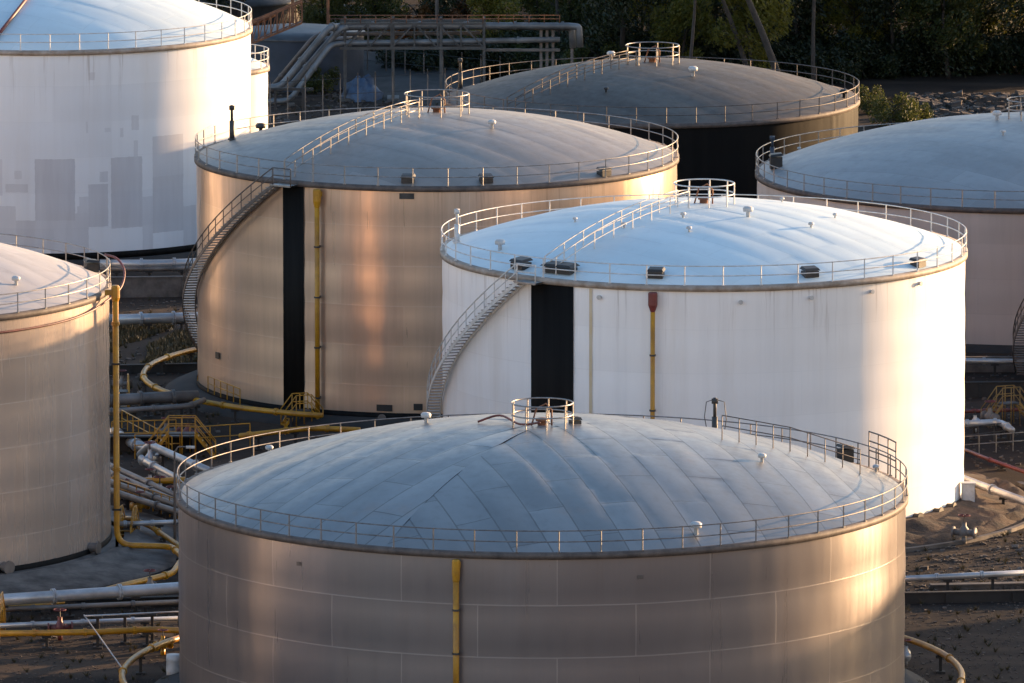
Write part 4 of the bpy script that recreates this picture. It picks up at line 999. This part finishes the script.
shrub_crown = crown_mesh('foliage', M['leaf_dark'], 12, 2.7, 2.6, 22, 300, .14, .15)
bush_trunk = trunk_mesh('stem', M['bark'], 9, 1.8, .09, 0, 4, .2)
def tree(name, c, cm, tm, s, rz, label, cat, group, zs=1.0, tname='trunk', cname='crown'):
    root = empty(name, c, rz); root.scale = (s, s, s * zs)
    for nm, me in ((tname, tm), (cname, cm)):
        o = bpy.data.objects.new(nm, me); C.objects.link(o); o.parent = root
    tag(root, label, cat, group); return root
rnd = random.Random(21)
kinds = ['dark green tree in the mass of forest at the top', 'mid green tree in the mass of forest at the top', 'small yellow green tree in the mass of forest at the top', 'tall dark tree in the mass of forest at the top']
nt = 0
for row, (Yd, x0, x1, step) in enumerate(((772, 8.5, 47, 5.2), (781, -2, 47, 5.0), (792, -16, 48, 5.2), (806, -38, 49, 5.6), (824, -44, 50, 6.0), (846, -50, 52, 6.5))):
    x = x0
    while x < x1:
        px = 512 + F * x / Yd; kk = rnd.choices((0, 1, 2, 3), (4, 4, 4, 2) if row < 3 else (2, 4, 9, 1))[0]
        yy = Yd + rnd.uniform(-3, 3)
        if row == 0 and px > 780: yy += 2 + rnd.uniform(0, 3)
        if row < 2 and px < 620: kk = rnd.choice((1, 2)); 
        s = rnd.uniform(.8, 1.2) * (.75 if (row < 3 and px < 620) else 1)
        tree('forest_tree', Vector((x + rnd.uniform(-1.5, 1.5), yy, 0)), crowns[kk], trunks[kk], s, rnd.uniform(0, 6.28), kinds[kk], 'tree', 'trees of the forest'); nt += 1
        x += step * rnd.uniform(.8, 1.2)
x = -8.0; k = 0
while x < 46:      # low dark undergrowth closing the forest edge
    px = 512 + F * x / 775
    yy = 774 + rnd.uniform(0, 7) + (3 if px > 880 else 0)
    tree('shrub', Vector((x, yy, 0)), shrub_crown, bush_trunk, rnd.uniform(.8, 1.35), rnd.uniform(0, 6.28), 'dark low shrub in the undergrowth along the forest edge', 'shrub', 'undergrowth of the forest edge', 1.0, 'stem', 'foliage')
    x += rnd.uniform(.9, 1.8); k += 1
for i, (px, py, s, lab) in enumerate(((690, 104, .9, 'tall pale trunked tree behind the right part of the black tank'), (815, 92, 1.0, 'tall pale trunked tree right of the leaning one'), (560, 70, .9, 'tall pale trunked tree near the trestle end'))):
    tree('tall_tree', at(px, py), tall_crown, tall_trunk, s, i * 1.3, lab, 'tree', 'tall pale trunked trees')
tree('leaning_tree', at(783, 98), tall_crown, lean_trunk, 1.0, 0.0, 'pale trunk leaning to the left above the black tank', 'tree', None)
tree('leaning_tree', at(752, 90), tall_crown, lean_trunk, .8, R_(25), 'second thinner leaning trunk beside the strongly leaning one', 'tree', None)
for i, (px, py, s, k, lab) in enumerate(((893, 128, 1.0, 0, 'leafy bush at the right end of the black tank'), (918, 124, .7, 0, 'lower bush beside the leafy bush at the rubble'), (868, 112, .8, 0, 'bush half hidden behind the black tank rail'),
        (420, 50, 1.7, 1, 'orange brown bush behind the trestle truss, left one'), (449, 50, 1.8, 1, 'orange brown bush behind the trestle truss, right one'), (500, 74, 1.2, 0, 'green bush under the right part of the trestle'), (522, 78, 1.0, 0, 'green bush beside the trestle end posts'), (600, 82, 1.2, 0, 'green bush between trestle and black tank'), (570, 84, 1.0, 0, 'green bush below the trestle end bend'),
        (322, 92, .8, 0, 'sparse bush under the sloping pipes'), (476, 70, 1.0, 0, 'green bush behind the trestle leg'))):
    tree('bush', at(px, py), (bush_crown, rust_crown)[k], bush_trunk, s, i * 1.7, lab, 'bush', 'bushes at the forest edge', 1.0, 'stem', 'foliage')
# trees beyond the right edge that keep the far right tank in the shade
for i, (x, y, s) in enumerate(((76, 668, 1.5), (83, 678, 1.6), (72, 682, 1.5), (84, 690, 1.6), (70, 694, 1.4), (90, 702, 1.6), (74, 706, 1.4))):
    tree('forest_tree', Vector((x, y, 0)), crowns[3], trunks[3], s, i * 2.1, 'tree standing beyond the right edge of the picture', 'tree', 'trees beyond the right edge')
print('T9', T9.R, T9.h, T9.c[:]);print('trees', nt, 'T1', T1.R, T1.h, 'T2', T2.R, T2.h, 'T3', T3.R, T3.h, 'T4', T4.R, T4.h, 'T5', T5.R, T5.h, 'T6', T6.R, T6.h, 'T0', T0.R, T0.h)
